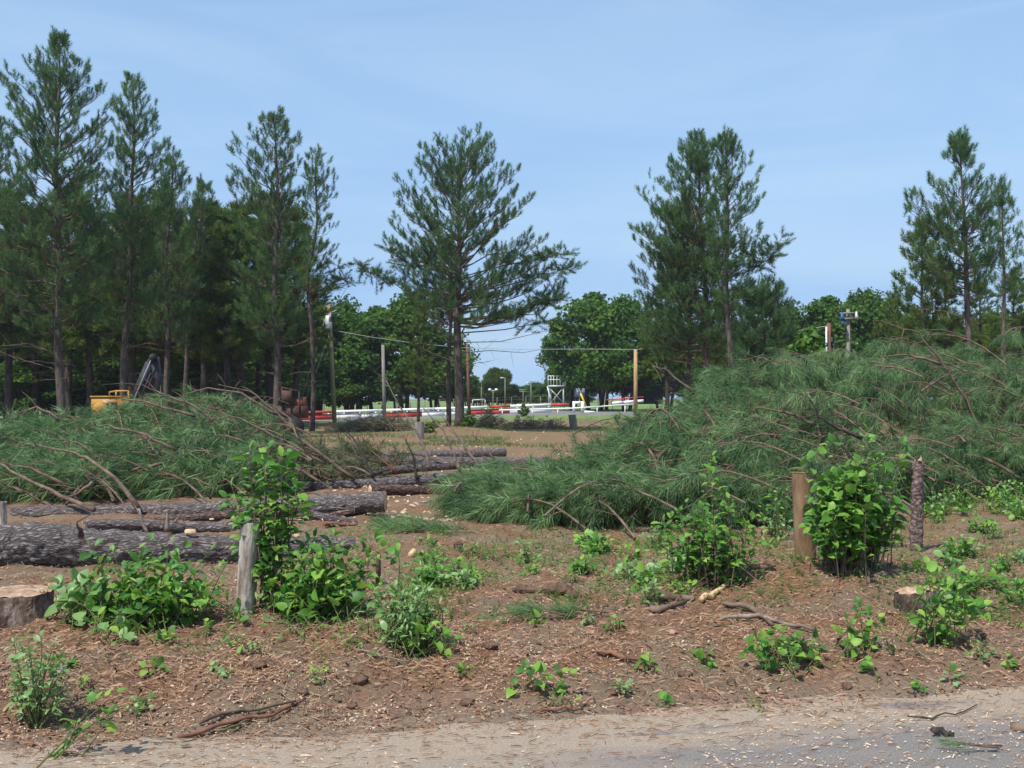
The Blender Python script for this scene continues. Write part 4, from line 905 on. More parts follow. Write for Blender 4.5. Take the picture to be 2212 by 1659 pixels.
pile(LC, LW, [(130, 'left end of the left brush pile, cut off by the picture edge', 'brush'), (330, 'felled pine crown in front of the yellow log loader', 'brush'), (560, 'felled pine crown with arched bare limbs left of the skidder', 'brush'),
              (780, 'thin dried felled pine crown tangled around the branchy log', 'brush_dry')], 400, (-.85, -.05, .1), 72, None, tsz=1., tpl=BRUSH_F, twigs=13)
# big bare limbs that show on the piles
def limbset(t, sets, r=.03, m='limb'):
    for Y, pts in sets:
        q = [P(u, v, Y) for u, v in pts]; dense = []
        for a_, b_ in zip(q, q[1:]):
            for s_ in range(4): dense.append(a_.lerp(b_, s_ / 4) + Vector((random.gauss(0, .01), 0, random.gauss(0, .01))))
        dense.append(q[-1]); n = len(dense); mb = MB(); mb.tube(dense, [r * (1 - .78 * i / (n - 1)) for i in range(n)], 6)
        for s_ in range(n // 2):
            i_ = random.randrange(n // 4, n); e = dense[i_] + Vector((random.gauss(-.15, .2), random.gauss(-.05, .1), random.gauss(.0, .15)))
            mb.tube([dense[i_], dense[i_].lerp(e, .5) + Vector((0, 0, .03)), e], [r * .35, r * .25, .004], 4, cap=False)
        part('limb', mb, M[m], t)
lp = {o['label']: o for o in C.objects if o.name.startswith('felled_pine')}
limbset(lp['felled pine crown with arched bare limbs left of the skidder'], [(19.2, [(522, 962), (421, 876), (346, 850), (310, 832)]), (20, [(600, 895), (520, 850), (450, 838), (400, 852)]), (19, [(700, 1000), (620, 955), (520, 905), (430, 880)]), (21, [(640, 935), (585, 880), (540, 845), (470, 830)]), (18.5, [(560, 1010), (480, 985), (400, 970)])])
limbset(lp['felled pine crown in front of the yellow log loader'], [(17.3, [(382, 973), (317, 940), (230, 919), (187, 922)]), (18.5, [(420, 900), (330, 870), (250, 860)]), (16.8, [(350, 1000), (300, 1010), (250, 1040)])])
limbset(lp['left end of the left brush pile, cut off by the picture edge'], [(15.6, [(144, 1045), (65, 1012), (0, 998)]), (17, [(130, 905), (80, 880), (30, 905)]), (15.4, [(200, 1042), (165, 1068), (130, 1080)]), (15.3, [(110, 1095), (60, 1065), (0, 1042)])])
limbset(lp['felled pine crown with an arching bare limb, behind the bark-covered stub'], [(19.5, [(2130, 960), (2085, 860), (2040, 790), (1985, 720), (1920, 700)]), (19.3, [(2030, 785), (1960, 765), (1900, 770)]), (19, [(2110, 990), (2095, 930), (2050, 860)]), (18.8, [(1950, 880), (2010, 830), (2060, 800)])])
limbset(lp['highest felled pine crown with drooping needles behind the brown post'], [(15.6, [(1860, 945), (1810, 925), (1770, 900), (1750, 860)]), (15.2, [(1850, 1010), (1820, 960), (1790, 930)])], m='bark_dark')
limbset(lp['felled pine crown rising to a hump left of the brown post'], [(17, [(1640, 910), (1560, 880), (1480, 895)]), (16, [(1760, 920), (1700, 890), (1620, 880)]), (19, [(1500, 850), (1440, 800), (1410, 790)]), (15, [(1600, 1010), (1520, 1000), (1430, 1020)])])
limbset(lp['felled pine crown with fanned dark green needles behind the small leafy bushes'], [(15.6, [(1460, 975), (1380, 972), (1320, 990)]), (15, [(1500, 985), (1400, 1005), (1290, 1030)]), (14.6, [(1420, 1060), (1350, 1070), (1250, 1078)]), (16.5, [(1480, 905), (1400, 915), (1340, 945)])], r=.018)
limbset(lp['left tip of the right brush pile, fresh boughs pointing at the logs'], [(14.6, [(1240, 1065), (1170, 1060), (1080, 1075)]), (14.4, [(1200, 1095), (1110, 1085), (1060, 1090)])], r=.02)

# ------------------------------------------------------------------ posts, stumps, stub
def post(label, base_uv, top_v, r, m, lean=(0, 0), seam=True, name='post', ytop=None):
    b = G(*base_uv); zt = P(base_uv[0], top_v, b.y).z; top = Vector((b.x + lean[0], b.y + lean[1], zt)); b.z -= .12
    t = thing(name, label, 'post', tuple(b)); mb = MB(); k = 28; n = 26; vs = []
    for i in range(n):
        s = i / (n - 1); c = b.lerp(top, s)
        for j in range(k):
            a = 2 * math.pi * j / k; rr_ = r * (1.02 - .04 * s) * (1 + .012 * math.sin(a * 7 + s * 3) + random.gauss(0, .004))
            if seam and abs(((a - 3.75) + math.pi) % (2 * math.pi) - math.pi) < .12: rr_ *= .93
            vs.append((c.x + rr_ * math.cos(a), c.y + rr_ * math.sin(a), c.z))
    f = [(i * k + j, i * k + (j + 1) % k, (i + 1) * k + (j + 1) % k, (i + 1) * k + j) for i in range(n - 1) for j in range(k)]
    mb.add(vs, f); part('shaft', mb, M[m], t, False)
    mb = MB(); c = top; ring = [(c.x + r * .97 * math.cos(2 * math.pi * j / k), c.y + r * .97 * math.sin(2 * math.pi * j / k), c.z + .004 + random.gauss(0, .002)) for j in range(k)]
    mb.add(ring + [(c.x, c.y, c.z - .006)], [(j, (j + 1) % k, k) for j in range(k)]); part('top_face', mb, M[m], t)
    return t
post('weathered grey post with rust-brown streaks in front of the left leafy sapling', (528, 1327), 1128, .068, 'post_grey', (.035, .02))
post('brown post with a dark seam, standing left of the bright green bush', (1742, 1214), 1022, .084, 'post_brown', (-.035, 0))
post('short grey post far off beside the twig heap', (906, 948), 912, .19, 'pole_grey', seam=False)
post('short grey post far off at the edge of the right brush pile', (1240, 926), 896, .2, 'pole_grey', (-.1, 0), seam=False)
post('pale grey post cut off by the left edge of the picture', (4, 1145), 1085, .055, 'post_grey', seam=False)

def stump(label, uv, r, h, seed, m='bark', chipcol='cut', spike=True, tilt=0.):
    rr = np.random.default_rng(seed); b = G(*uv); t = thing('stump', label, 'stump', tuple(b)); k = 44; n = 9; vs = []
    prof = 1 + .06 * np.array([math.sin(3 * a + seed) + .6 * math.sin(7 * a) for a in np.linspace(0, 6.283, k, endpoint=False)])
    for i in range(n):
        s = i / (n - 1)
        for j in range(k):
            a = 2 * math.pi * j / k; q = r * prof[j] * (1.18 - .2 * s ** .5) + rr.normal() * .006
            vs.append((b.x + q * math.cos(a), b.y + q * math.sin(a), b.z - .12 + (h + .12) * s + tilt * math.cos(a) * s * r))
    f = [(i * k + j, i * k + (j + 1) % k, (i + 1) * k + (j + 1) % k, (i + 1) * k + j) for i in range(n - 1) for j in range(k)]
    mb = MB(); mb.add(vs, f); part('bark', mb, M[m], t)
    top = vs[(n - 1) * k:]; rings = []; 
    for q, dz in ((1.0, .004), (.8, .012), (.45, .018)):
        rings += [((1 - q) * b.x + q * p[0], (1 - q) * b.y + q * p[1], p[2] + dz + rr.normal() * .005 - tilt * math.cos(2 * math.pi * j / k) * r * (1 - q)) for j, p in enumerate(top)]
    rings.append((b.x, b.y, b.z + h + .02))
    f = [(i * k + j, i * k + (j + 1) % k, (i + 1) * k + (j + 1) % k, (i + 1) * k + j) for i in range(2) for j in range(k)] + [(2 * k + j, 2 * k + (j + 1) % k, 3 * k) for j in range(k)]
    mb = MB(); mb.add(rings, f); part('sawn_top', mb, M[chipcol], t)
    if spike:
        mb = MB()
        for q in range(16):
            a = rr.uniform(-.5, .9); p = Vector((b.x + r * .93 * math.cos(a), b.y + r * .93 * math.sin(a), b.z + h)); mb.tube([p, p + Vector((rr.normal() * .01, 0, rr.uniform(.015, .05)))], [.007, .001], 4)
        part('splinters', mb, M['cut'], t)['kind'] = 'stuff'
    return t
M['stump_bark'] = mat('stump_bark', (.03, .022, .02), (.30, .22, .18), scale=7, stretch=(1.6, 1.6, .7), bump=1., bscale=16, cc=(.10, .065, .05))
stump('wide sawn pine stump with a pale ragged top at the left edge', (34, 1330), .25, .17, 3, 'stump_bark', 'cut_dull')
stump('sawn stump half buried in the dirt mound below the bark-covered stub', (1975, 1315), .13, .13, 4, 'stump_bark', 'cut_dull', spike=False, tilt=.12)
stump('tiny dark stump among the low weeds in the middle', (991, 1190), .045, .07, 6, 'stump_bark', 'clod', False)
# broken bark-covered stub
b = G(1978, 1190); t = thing('broken_trunk', 'rough bark-covered stub of a thin trunk, snapped off at the top', 'tree stub', tuple(b)); mb = MB(); k = 20; n = 60; vs = []
zt = P(1984, 1000, b.y).z; hh = zt - b.z
for i in range(n):
    s = i / (n - 1)
    for j in range(k):
        a = 2 * math.pi * j / k; rr_ = .058 * (1.1 - .14 * s) * (1 + .38 * float(vnoise(i * .55, j * .8 if j < k / 2 else (k - j) * .8, 31)))
        if s > .8: rr_ *= 1 - .4 * (s - .8) * (1 + math.cos(a - 2.2))
        vs.append((b.x + .03 * s + rr_ * math.cos(a), b.y + rr_ * math.sin(a), b.z - .1 + (hh + .1) * s + (random.random() * .05 if s > .97 else 0)))
mb.add(vs, [(i * k + j, i * k + (j + 1) % k, (i + 1) * k + (j + 1) % k, (i + 1) * k + j) for i in range(n - 1) for j in range(k)] + [tuple([(n - 1) * k + j, (n - 1) * k + (j + 1) % k, (n - 1) * k + (j + 2) % k]) for j in range(0, k - 2)])
M['flaky'] = mat('flaky_bark', (.05, .035, .03), (.30, .22, .19), scale=26, bump=1., bscale=40, cc=(.15, .10, .085)); part('bark', mb, M['flaky'], t)
mb = MB()
for q in range(9):
    a = random.uniform(0, 6.28); p = Vector((b.x + .03 + .03 * math.cos(a), b.y + .03 * math.sin(a), zt - .03)); mb.tube([p, p + Vector((.01, 0, random.uniform(.05, .11)))], [.012, .002], 4)
part('splinters', mb, M['cut'], t)['kind'] = 'stuff'

# ------------------------------------------------------------------ leafy plants
def leaf_mesh(name, kind, m):
    if kind == 'ovate': E = [(.14, .10), (.27, .32), (.25, .6), (.12, .85)]; tip = 1.0; b0 = 0.
    elif kind == 'heart': E = [(.26, -.08), (.42, .18), (.36, .5), (.16, .8)]; tip = 1.0; b0 = .04
    elif kind == 'round': E = [(.26, .12), (.4, .4), (.34, .7), (.15, .92)]; tip = 1.; b0 = 0.
    else: E = [(.07, .12), (.12, .35), (.11, .62), (.05, .86)]; tip = 1.; b0 = 0.
    mid = [(0, b0, 0)] + [(0, e[1] if e[1] > 0 else .1, .03 * math.sin(e[1] * 3)) for e in E] + [(.03, tip, -.18)]
    v = list(mid); n = len(E)
    for s in (-1, 1):
        for (x, y) in E: v.append((s * x, y + .02 + (.03 if s > 0 else -.01), (.15 + .04 * s) * x / .4 - .12 * y * y + .02))
    f = []
    for si, s in enumerate((-1, 1)):
        o = len(mid) + si * n
        t_ = [(0, o, 1)] + sum([[(i + 1, o + i, o + i + 1), (i + 1, o + i + 1, i + 2)] for i in range(n - 1)], []) + [(n, o + n - 1, n + 1)]
        f += [q if s > 0 else q[::-1] for q in t_]
    mb = MB(); mb.add(v, f); me = mb.mesh(name, smooth=True); me.materials.append(M[m]); return me
LM = {(k, m): leaf_mesh('leaf', k, m) for k in ('ovate', 'heart', 'round', 'narrow') for m in ('leaf', 'leaf_pale')}
LT = {k: np.array([LM[(k, 'leaf')].vertices[i].co[:] for p in LM[(k, 'leaf')].polygons for i in p.vertices]) for k in ('ovate', 'heart', 'round', 'narrow')}
def add_leaf(par, base, p, ax, up, size, kind, m):
    o = bpy.data.objects.new('leaf', LM[(kind, m)]); C.objects.link(o); o.parent = par
    ax = ax.normalized(); x = ax.cross(up); x = x.normalized() if x.length > 1e-4 else ax.orthogonal().normalized(); z = x.cross(ax)
    o.rotation_mode = 'QUATERNION'; o.rotation_quaternion = Matrix((x, ax, z)).transposed().to_quaternion(); o.location = p - base; o.scale = (size, size, size)
NL = [0]
def plant(label, uv, tips=(), cloud=None, n_cloud=0, size=.07, kind='ovate', m='leaf', depth=.25, spread=.05, seed=0, sp=.05, maxl=300, name='bush', cat='bush', group=None, start=.25, woody='stem', arch=.1, stemr=.005, up=.6, extra_kind=None):
    """tips: (u, v) stem ends; cloud: (u0, u1, v0, v1) ellipse box of random stem ends, in the plant's own depth"""
    rr = random.Random(seed + len(label)); b = G(*uv); t = thing(name, label, cat, tuple(b), group); Y = b.y
    ends = [P(u, v, Y + rr.uniform(-depth, depth) * .5) for u, v in tips]
    if cloud:
        u0, u1, v0, v1 = cloud
        while len(ends) < len(tips) + n_cloud:
            a, c = rr.uniform(-1, 1), rr.uniform(-1, 1); w = rr.uniform(-1, 1)
            if a * a + c * c + w * w < 1:
                e = P((u0 + u1) / 2 + a * (u1 - u0) / 2, (v0 + v1) / 2 + c * (v1 - v0) / 2, Y + w * depth); e.z = max(e.z, float(H(e.x, e.y)) + .03); ends.append(e)
    wood = MB(); leaves = []
    for e in ends:
        s0 = Vector((b.x + rr.gauss(0, spread), b.y + rr.gauss(0, spread), 0)); s0.z = float(H(s0.x, s0.y)) - .01
        if (e - s0).length > .55 and cloud and rr.random() < .6:      # long low plants root in several spots
            s0.x += (e.x - s0.x) * .6; s0.y += (e.y - s0.y) * .6; s0.z = float(H(s0.x, s0.y)) - .01
        mid = s0.lerp(e, .5) + Vector((rr.gauss(0, .03), rr.gauss(0, .03), arch * (e - s0).length)); pts = []
        for i in range(9):
            q = i / 8; pts.append(s0 * (1 - q) ** 2 + mid * 2 * q * (1 - q) + e * q * q)
        wood.tube(pts, [stemr * (1 - .7 * i / 8) for i in range(9)], 5, cap=False)
        Ls = (e - s0).length; k = max(2, int(Ls * (1 - start) / sp)); ph = rr.uniform(0, 6.28)
        for i in range(k):
            q = start + (1 - start) * (i + .6) / k; j = min(int(q * 8), 7); p = pts[j].lerp(pts[j + 1], q * 8 - j); d = (pts[j + 1] - pts[j]).normalized()
            ph += 2.3 + rr.uniform(-.5, .5); side = d.orthogonal().normalized(); side.rotate(Matrix.Rotation(ph, 3, d))
            ax = side * 1. + d * rr.uniform(0, .7) + Vector((0, 0, rr.uniform(-.45, .25))); ps = p + side * size * rr.uniform(.1, .5)
            if rr.random() < .6: wood.tube([p, ps], [.0015, .001], 3, cap=False)
            leaves.append((ps, ax, Vector((rr.gauss(0, .45), rr.gauss(-.25, .4), up + .4)), size * rr.choice((.45, .7, .9, 1.05, 1.25)) * rr.uniform(.85, 1.15)))
        leaves.append((e, (pts[-1] - pts[-2]).normalized() + Vector((rr.gauss(0, .4), rr.gauss(0, .4), 0)), Vector((rr.gauss(0, .3), -.4, .8)), size * .8))
    part('stems', wood, M[woody], t)['kind'] = 'stuff'
    rr.shuffle(leaves); leaves.sort(key=lambda q: q[0].y)
    kk = (kind,) + tuple(extra_kind or ())
    for p, ax, upv, s in leaves[:maxl]: add_leaf(t, b, p, ax, upv, s, rr.choice(kk), m); NL[0] += 1
    if len(leaves) > maxl:
        rest = leaves[maxl:]; fol = MB(); T = LT[kind]
        scatter = []
        for p, ax, upv, s in rest:
            ax = ax.normalized(); x = ax.cross(upv).normalized(); z = x.cross(ax); A = np.array([x, ax, z]); scatter.append(T @ A * s + np.array(p))
        V = np.concatenate(scatter); fol.add(V, np.arange(len(V)).reshape(-1, 3), np.repeat([rr.random() for _ in rest], len(T)))
        part('inner_leaves', fol, M['leafv'], t)['kind'] = 'stuff'
    return t
plant('tall leafy sapling rising behind the weathered grey post', (592, 1318), tips=[(540, 972), (580, 968), (607, 985), (628, 990), (560, 1010), (600, 1025), (500, 1050), (490, 1075), (515, 1090), (640, 1050), (650, 1075), (620, 1060), (575, 1060), (545, 1120), (610, 1110), (600, 1150)],
      size=.1, depth=.14, seed=1, sp=.022, start=.3, woody='limb', arch=.03, stemr=.008, name='sapling', cat='sapling')
plant('dense dark green bush right of the weathered grey post', (690, 1335), tips=[(850, 1170), (860, 1190), (800, 1150), (760, 1150), (720, 1155), (680, 1160), (830, 1210), (845, 1175)], cloud=(545, 835, 1165, 1345), n_cloud=95, size=.085, depth=.28, seed=2, sp=.04, spread=.25, extra_kind=('ovate', 'narrow', 'heart'))
plant('leafy bush with glossy leaves left of the weathered grey post', (330, 1352), tips=[(195, 1180), (210, 1200), (245, 1190), (330, 1165), (370, 1175), (400, 1180), (455, 1190), (300, 1185), (500, 1200), (480, 1230)], cloud=(150, 520, 1195, 1355), n_cloud=100, size=.085, depth=.3, seed=3, sp=.045, spread=.3, extra_kind=('ovate', 'narrow', 'heart'))
plant('pale green wilted leafy clump beside the left stump', (180, 1335), cloud=(115, 250, 1235, 1340), n_cloud=32, size=.095, m='leaf_pale', depth=.2, seed=4, sp=.05, spread=.12, kind='round', name='weed_clump', cat='weed')
plant('light green fine-leaved weed patch right of the dense bush', (880, 1385), cloud=(790, 965, 1235, 1390), n_cloud=90, size=.055, kind='narrow', depth=.3, seed=5, sp=.028, spread=.15, m='leaf_pale', extra_kind=('ovate',), name='weed_clump', cat='weed')
plant('feathery fern-like sapling at the lower left edge', (80, 1575), tips=[(30, 1385), (60, 1370), (90, 1375), (120, 1385)], cloud=(5, 150, 1385, 1560), n_cloud=26, size=.05, kind='narrow', m='leaf_pale', depth=.16, seed=6, sp=.012, start=.5, spread=.015, name='sapling', cat='sapling', extra_kind=('ovate',))
plant('bushy plant with one tall upright shoot left of the brown post', (1530, 1255), tips=[(1540, 985), (1545, 1000), (1535, 1020)], cloud=(1412, 1650, 1055, 1265), n_cloud=100, size=.072, depth=.35, seed=7, sp=.04, spread=.15, woody='limb')
plant('rounded bright green bush right of the brown post', (1840, 1222), tips=[(1760, 960), (1800, 950), (1872, 930), (1885, 955), (1950, 955), (1955, 975), (1735, 1000), (1900, 990)], cloud=(1735, 1950, 985, 1220), n_cloud=150, size=.082, kind='heart', extra_kind=('ovate',), depth=.4, seed=8, sp=.045, spread=.1, woody='limb')
plant('leafy shoots leaning left from behind the brown post', (1690, 1170), cloud=(1640, 1720, 1000, 1165), n_cloud=16, size=.06, depth=.25, seed=9, sp=.06, spread=.08)
plant('vine with heart-shaped leaves climbing beside the right-hand stump', (2040, 1390), tips=[(1985, 1190), (2000, 1215), (2060, 1240)], cloud=(1985, 2105, 1215, 1425), n_cloud=26, size=.07, kind='heart', depth=.25, seed=10, sp=.06, spread=.12, name='vine', cat='vine')
plant('leafy clump low on the dirt slope left of the half-buried stump', (1700, 1445), cloud=(1565, 1785, 1345, 1450), n_cloud=22, size=.065, kind='heart', depth=.2, seed=11, sp=.06, spread=.15, name='weed_clump', cat='weed')
plant('leafy clump on the dirt slope just below the half-buried stump', (1850, 1415), cloud=(1790, 1910, 1285, 1420), n_cloud=18, size=.06, kind='heart', depth=.2, seed=12, sp=.07, spread=.12, name='weed_clump', cat='weed')
plant('creeping vine of heart-shaped leaves at the bottom left by the sandy verge', (150, 1635), tips=[(210, 1510), (232, 1560), (180, 1575), (150, 1580), (115, 1635), (130, 1625), (165, 1560), (320, 1505), (255, 1495), (240, 1535)], size=.06, kind='heart', depth=.12, seed=13, sp=.13, spread=.1, start=.5, name='vine', cat='vine')
plant('small vine of upright heart-shaped leaves at the bottom centre', (1165, 1500), tips=[(1135, 1440), (1200, 1445), (1110, 1480), (1150, 1460), (1180, 1465), (1215, 1450), (1235, 1455), (1220, 1480)], size=.066, kind='heart', depth=.1, seed=14, sp=.15, start=.6, spread=.06, name='vine', cat='vine')
plant('trailing vine with broad leaves below the fine-leaved weed patch', (920, 1425), tips=[(868, 1370), (890, 1365), (905, 1345), (925, 1365), (935, 1350), (960, 1370), (970, 1390), (985, 1380), (945, 1395), (910, 1410), (990, 1430), (880, 1395)], size=.07, kind='heart', depth=.12, seed=15, sp=.12, start=.55, spread=.08, name='vine', cat='vine')
plant('low leafy weeds in front of the dense dark bush', (640, 1370), tips=[(600, 1340), (620, 1330), (645, 1345), (665, 1335), (690, 1350), (715, 1340), (740, 1365), (580, 1350), (655, 1365), (700, 1370)], size=.085, kind='narrow', depth=.12, seed=16, sp=.07, start=.3, spread=.14, name='weed_clump', cat='weed')
plant('small broad-leaved seedling casting a dark shadow below the left bush', (250, 1395), tips=[(230, 1365), (262, 1350), (280, 1380), (215, 1370)], size=.085, kind='round', m='leaf_pale', depth=.08, seed=17, sp=.06, start=.4, spread=.02, name='seedling', cat='seedling')
# band of mid-ground weeds
rs = random.Random(77)
bands = [('weed clump in the leafy band in front of the right brush pile', [(rs.uniform(900, 1110), rs.uniform(1175, 1290)) for _ in range(16)] + [(rs.uniform(1110, 1440), rs.uniform(1180, 1260)) for _ in range(16)] + [(rs.uniform(1390, 1480), rs.uniform(1230, 1300)) for _ in range(4)], 'leafy band in front of the right brush pile'),
         ('weed clump on the rising ground right of the bark-covered stub', [(rs.uniform(2010, 2230), rs.uniform(1090, 1330)) for _ in range(26)], 'weeds right of the bark-covered stub'),
         ('seedling scattered on the bare brown slope near the road', [(130, 1445), (150, 1440), (330, 1450), (440, 1370), (500, 1345), (540, 1410), (510, 1400), (690, 1475), (480, 1460), (1000, 1460), (1270, 1350), (1325, 1360), (1150, 1350), (1350, 1500), (1440, 1530), (1395, 1445), (2120, 1420), (2200, 1360), (2060, 1470), (1980, 1500), (1630, 1530), (360, 1390), (1650, 1250), (1400, 1130), (1010, 1365), (180, 1480), (300, 1540), (1520, 1440), (760, 1400), (1210, 1530), (2180, 1440), (1880, 1460)], 'seedlings on the bare slope'),
         ('leafy weed along the edge under the right brush pile', [(rs.uniform(1950, 2230), rs.uniform(1078, 1110)) for _ in range(14)] + [(rs.uniform(1640, 1960), rs.uniform(1130, 1215)) for _ in range(9)], 'weeds under the edge of the right brush pile')]
LMK = [(528, 1327, 'the weathered grey post'), (690, 1320, 'the dense dark bush'), (330, 1340, 'the glossy left bush'), (40, 1328, 'the left stump'), (80, 1560, 'the fern-like sapling'), (880, 1385, 'the fine-leaved weed patch'), (991, 1190, 'the tiny dark stump'),
       (1195, 1285, 'the dark root clod'), (1165, 1490, 'the heart-leaved bottom vine'), (1450, 1310, 'the brown bark slabs'), (1530, 1250, 'the bush with the tall shoot'), (1742, 1214, 'the brown post'), (1850, 1220, 'the rounded bright bush'), (1978, 1190, 'the bark-covered stub'),
       (1970, 1320, 'the half-buried stump'), (1700, 1420, 'the low clump on the slope'), (2050, 1380, 'the vine by the stump'), (1340, 1430, 'the red-brown stick'), (150, 1620, 'the creeping verge vine'), (2200, 1580, 'the thick stick on the road'), (1660, 1345, 'the long curved root'), (920, 1410, 'the trailing broad-leaved vine'), (2100, 1200, 'the far right slope')]
used = {}
def weed_label(u, v, sm, k, m):
    order = sorted(LMK, key=lambda q: math.hypot(q[0] - u, (q[1] - v) * 1.4))
    form = {'ovate': 'oval-leaved', 'heart': 'heart-leaved', 'narrow': 'narrow-leaved', 'round': 'round-leaved'}[k]; tone = 'pale' if m == 'leaf_pale' else 'green'
    for q in order[:6]:
        dx, dy = u - q[0], v - q[1]; side = ('right of' if dx > 0 else 'left of') if abs(dx) > abs(dy) * 1.2 else ('in front of' if dy > 0 else 'beyond')
        far_ = math.hypot(dx, dy); dist = 'close' if far_ < 60 else 'a little way' if far_ < 140 else 'well'
        s = f"{tone} {form} {'seedling' if sm else 'weed clump'} {dist} {side} {q[2]}"
        if s not in used: used[s] = 1; return s
    return s + ' again'
for lb, pts, grp in bands:
    for i, (u, v) in enumerate(pts):
        k = rs.choice(['ovate', 'heart', 'narrow', 'round']); sm = 'seedling' in grp
        w = rs.uniform(14, 30) if sm else rs.uniform(24, 56); h = rs.uniform(10, 26) if sm else rs.uniform(16, 42)
        mm_ = rs.choice(['leaf', 'leaf', 'leaf_pale']); lb = weed_label(u, v, sm, k, mm_)
        plant(lb, (u, v), cloud=(u - w, u + w, v - h * 1.3, v + 4), n_cloud=rs.randint(3, 6) if sm else rs.randint(8, 16), size=rs.uniform(.035, .06) if sm else rs.uniform(.045, .08), kind=k, m=mm_, depth=.12, seed=i * 3 + int(u), sp=.045, start=.2, spread=.05, name='weed' if not sm else 'seedling', cat='weed' if not sm else 'seedling', group=grp)

# ------------------------------------------------------------------ sticks, bark, clods, stone
def stick(label, pts, r, m='deadwood', flat=False, name='stick', cat='stick', lift=.015, group=None):
    q = []
    for u, v in pts: g = G(u, v); g.z += lift + random.uniform(0, .02); q.append(g)
    d = []
    for a_, b_ in zip(q, q[1:]):
        for s_ in range(3): d.append(a_.lerp(b_, s_ / 3) + Vector((0, random.gauss(0, .01), random.gauss(0, .005))))
    d.append(q[-1]); n = len(d); mb = MB(); mb.tube(d, [r * (1 - .55 * abs(i / (n - 1) - .3)) for i in range(n)], 7, jit=.35)
    return solo(name, mb, M[m], label, cat, tuple(d[0]), group)
stick('long curved pale root lying on the slope left of the half-buried stump', [(1562, 1310), (1620, 1322), (1655, 1345), (1668, 1360)], .02, 'limb', name='root', cat='root')
stick('pale stripped stick ending at the low leafy clump on the slope', [(1560, 1342), (1640, 1342), (1700, 1356), (1755, 1372)], .016, 'deadwood')
stick('split piece of pale wood right of the brown bark slabs', [(1515, 1303), (1545, 1288), (1580, 1265)], .026, 'cut')
stick('curled slab of brown bark on the slope in the middle right', [(1425, 1300), (1460, 1298), (1500, 1300)], .035, 'limb', name='bark_slab', cat='bark')
stick('dark slab of bark lying below the curled one', [(1405, 1328), (1430, 1325), (1480, 1312)], .028, 'limb', name='bark_slab', cat='bark')
stick('red-brown peeled stick lying on the slope above the bottom road', [(1290, 1420), (1320, 1425), (1345, 1433), (1390, 1437)], .013, 'rust_twig')
stick('long reddish stick on the verge near the road, bottom centre', [(1150, 1543), (1200, 1540), (1260, 1543)], .009, 'rust_twig')
stick('forked brown stick at the foot of the bank, bottom left', [(385, 1608), (450, 1588), (520, 1570), (590, 1560), (660, 1520)], .012, 'rust_twig')
stick('broken brown branch lying across the bank edge, bottom left', [(430, 1570), (500, 1548), (560, 1545), (640, 1530)], .011, 'limb')
stick('thin green twig near the foot of the bank', [(480, 1590), (530, 1568), (560, 1550)], .005, 'stem')
stick('thin dead twig lying below the trailing broad-leaved vine', [(770, 1408), (830, 1425), (890, 1440)], .006, 'deadwood')
stick('grey dead twig pointing across the slope on the left', [(120, 1480), (140, 1450), (160, 1430)], .02, 'deadwood')
stick('dark twig jutting right from the vine beside the right-hand stump', [(2080, 1318), (2150, 1322), (2212, 1325)], .006, 'bark_dark')
stick('thick short stick at the right edge of the road', [(2180, 1575), (2215, 1585), (2240, 1590)], .03, 'limb')
stick('thin branching twig on the road at the lower right', [(1960, 1560), (2010, 1560), (2060, 1550), (2110, 1530)], .005, 'bark_dark')
stick('small dark cone lying on the road at the lower right', [(2015, 1597), (2035, 1592), (2060, 1596)], .018, 'bark_dark', name='pine_cone', cat='pine cone')
stick('pale grey stick in the shade under the dense dark bush', [(790, 1300), (830, 1292), (860, 1290)], .012, 'deadwood')
stick('bark strip lying on the ground beyond the left bush, near the logs', [(700, 1140), (740, 1136), (770, 1138)], .03, 'rust_twig', name='bark_slab', cat='bark')
stick('long thin twig lying in front of the right brush pile', [(1490, 1155), (1560, 1158), (1630, 1156)], .01, 'bark_dark')
stick('pale split wood slab behind the brown post', [(1665, 1130), (1690, 1127), (1705, 1126)], .03, 'cut', name='wood_slab', cat='wood')
stick('pale wood chunk among the stems at the foot of the left bush', [(395, 1335), (430, 1325), (460, 1322)], .03, 'cut', name='wood_slab', cat='wood')
stick('orange-brown wood chunk standing in the weeds near the tiny stump', [(888, 1205), (893, 1198), (897, 1196)], .04, 'cut', name='wood_chunk', cat='wood')
_b = G(817, 1262); mb = MB(); mb.tube([_b, _b + Vector((0, 0, .19)), _b + Vector((.005, 0, .24))], [.024, .022, .02], 10); t_ = solo('cut_sapling', mb, M['limb'], 'thin sapling stump cut off square at the right end of the dense bush', 'sapling stump', tuple(_b), smooth=True)
_b = G(797, 1262); _b.z += .17; mb = MB(); mb.box(_b + Vector((0, 0, .05)), (.04, .02, .13), Matrix.Rotation(.3, 3, 'Y'), .7); solo('wood_splinter', mb, M['cut'], 'pale upright wood splinter caught in the dense bush', 'wood', tuple(_b))
def lump(label, uv, rx, ry, rz, m, seed, name, cat, lift=0.):
    rr = np.random.default_rng(seed); b = G(*uv); b.z += lift; n, k = 9, 14; vs = []
    for i in range(n):
        for j in range(k):
            a, e = 2 * math.pi * j / k, math.pi * (i / (n - 1)) - math.pi / 2; q = 1 + rr.normal() * .13
            vs.append((b.x + rx * q * math.cos(a) * math.cos(e), b.y + ry * q * math.sin(a) * math.cos(e), b.z + rz * q * math.sin(e) + rz * .4))
    mb = MB(); mb.add(vs, [(i * k + j, i * k + (j + 1) % k, (i + 1) * k + (j + 1) % k, (i + 1) * k + j) for i in range(n - 1) for j in range(k)])
    return solo(name, mb, M[m], label, cat, tuple(b))
lump('large dark clod of roots and soil in the middle of the slope', (1205, 1282), .11, .06, .05, 'clod', 1, 'soil_clod', 'clod')
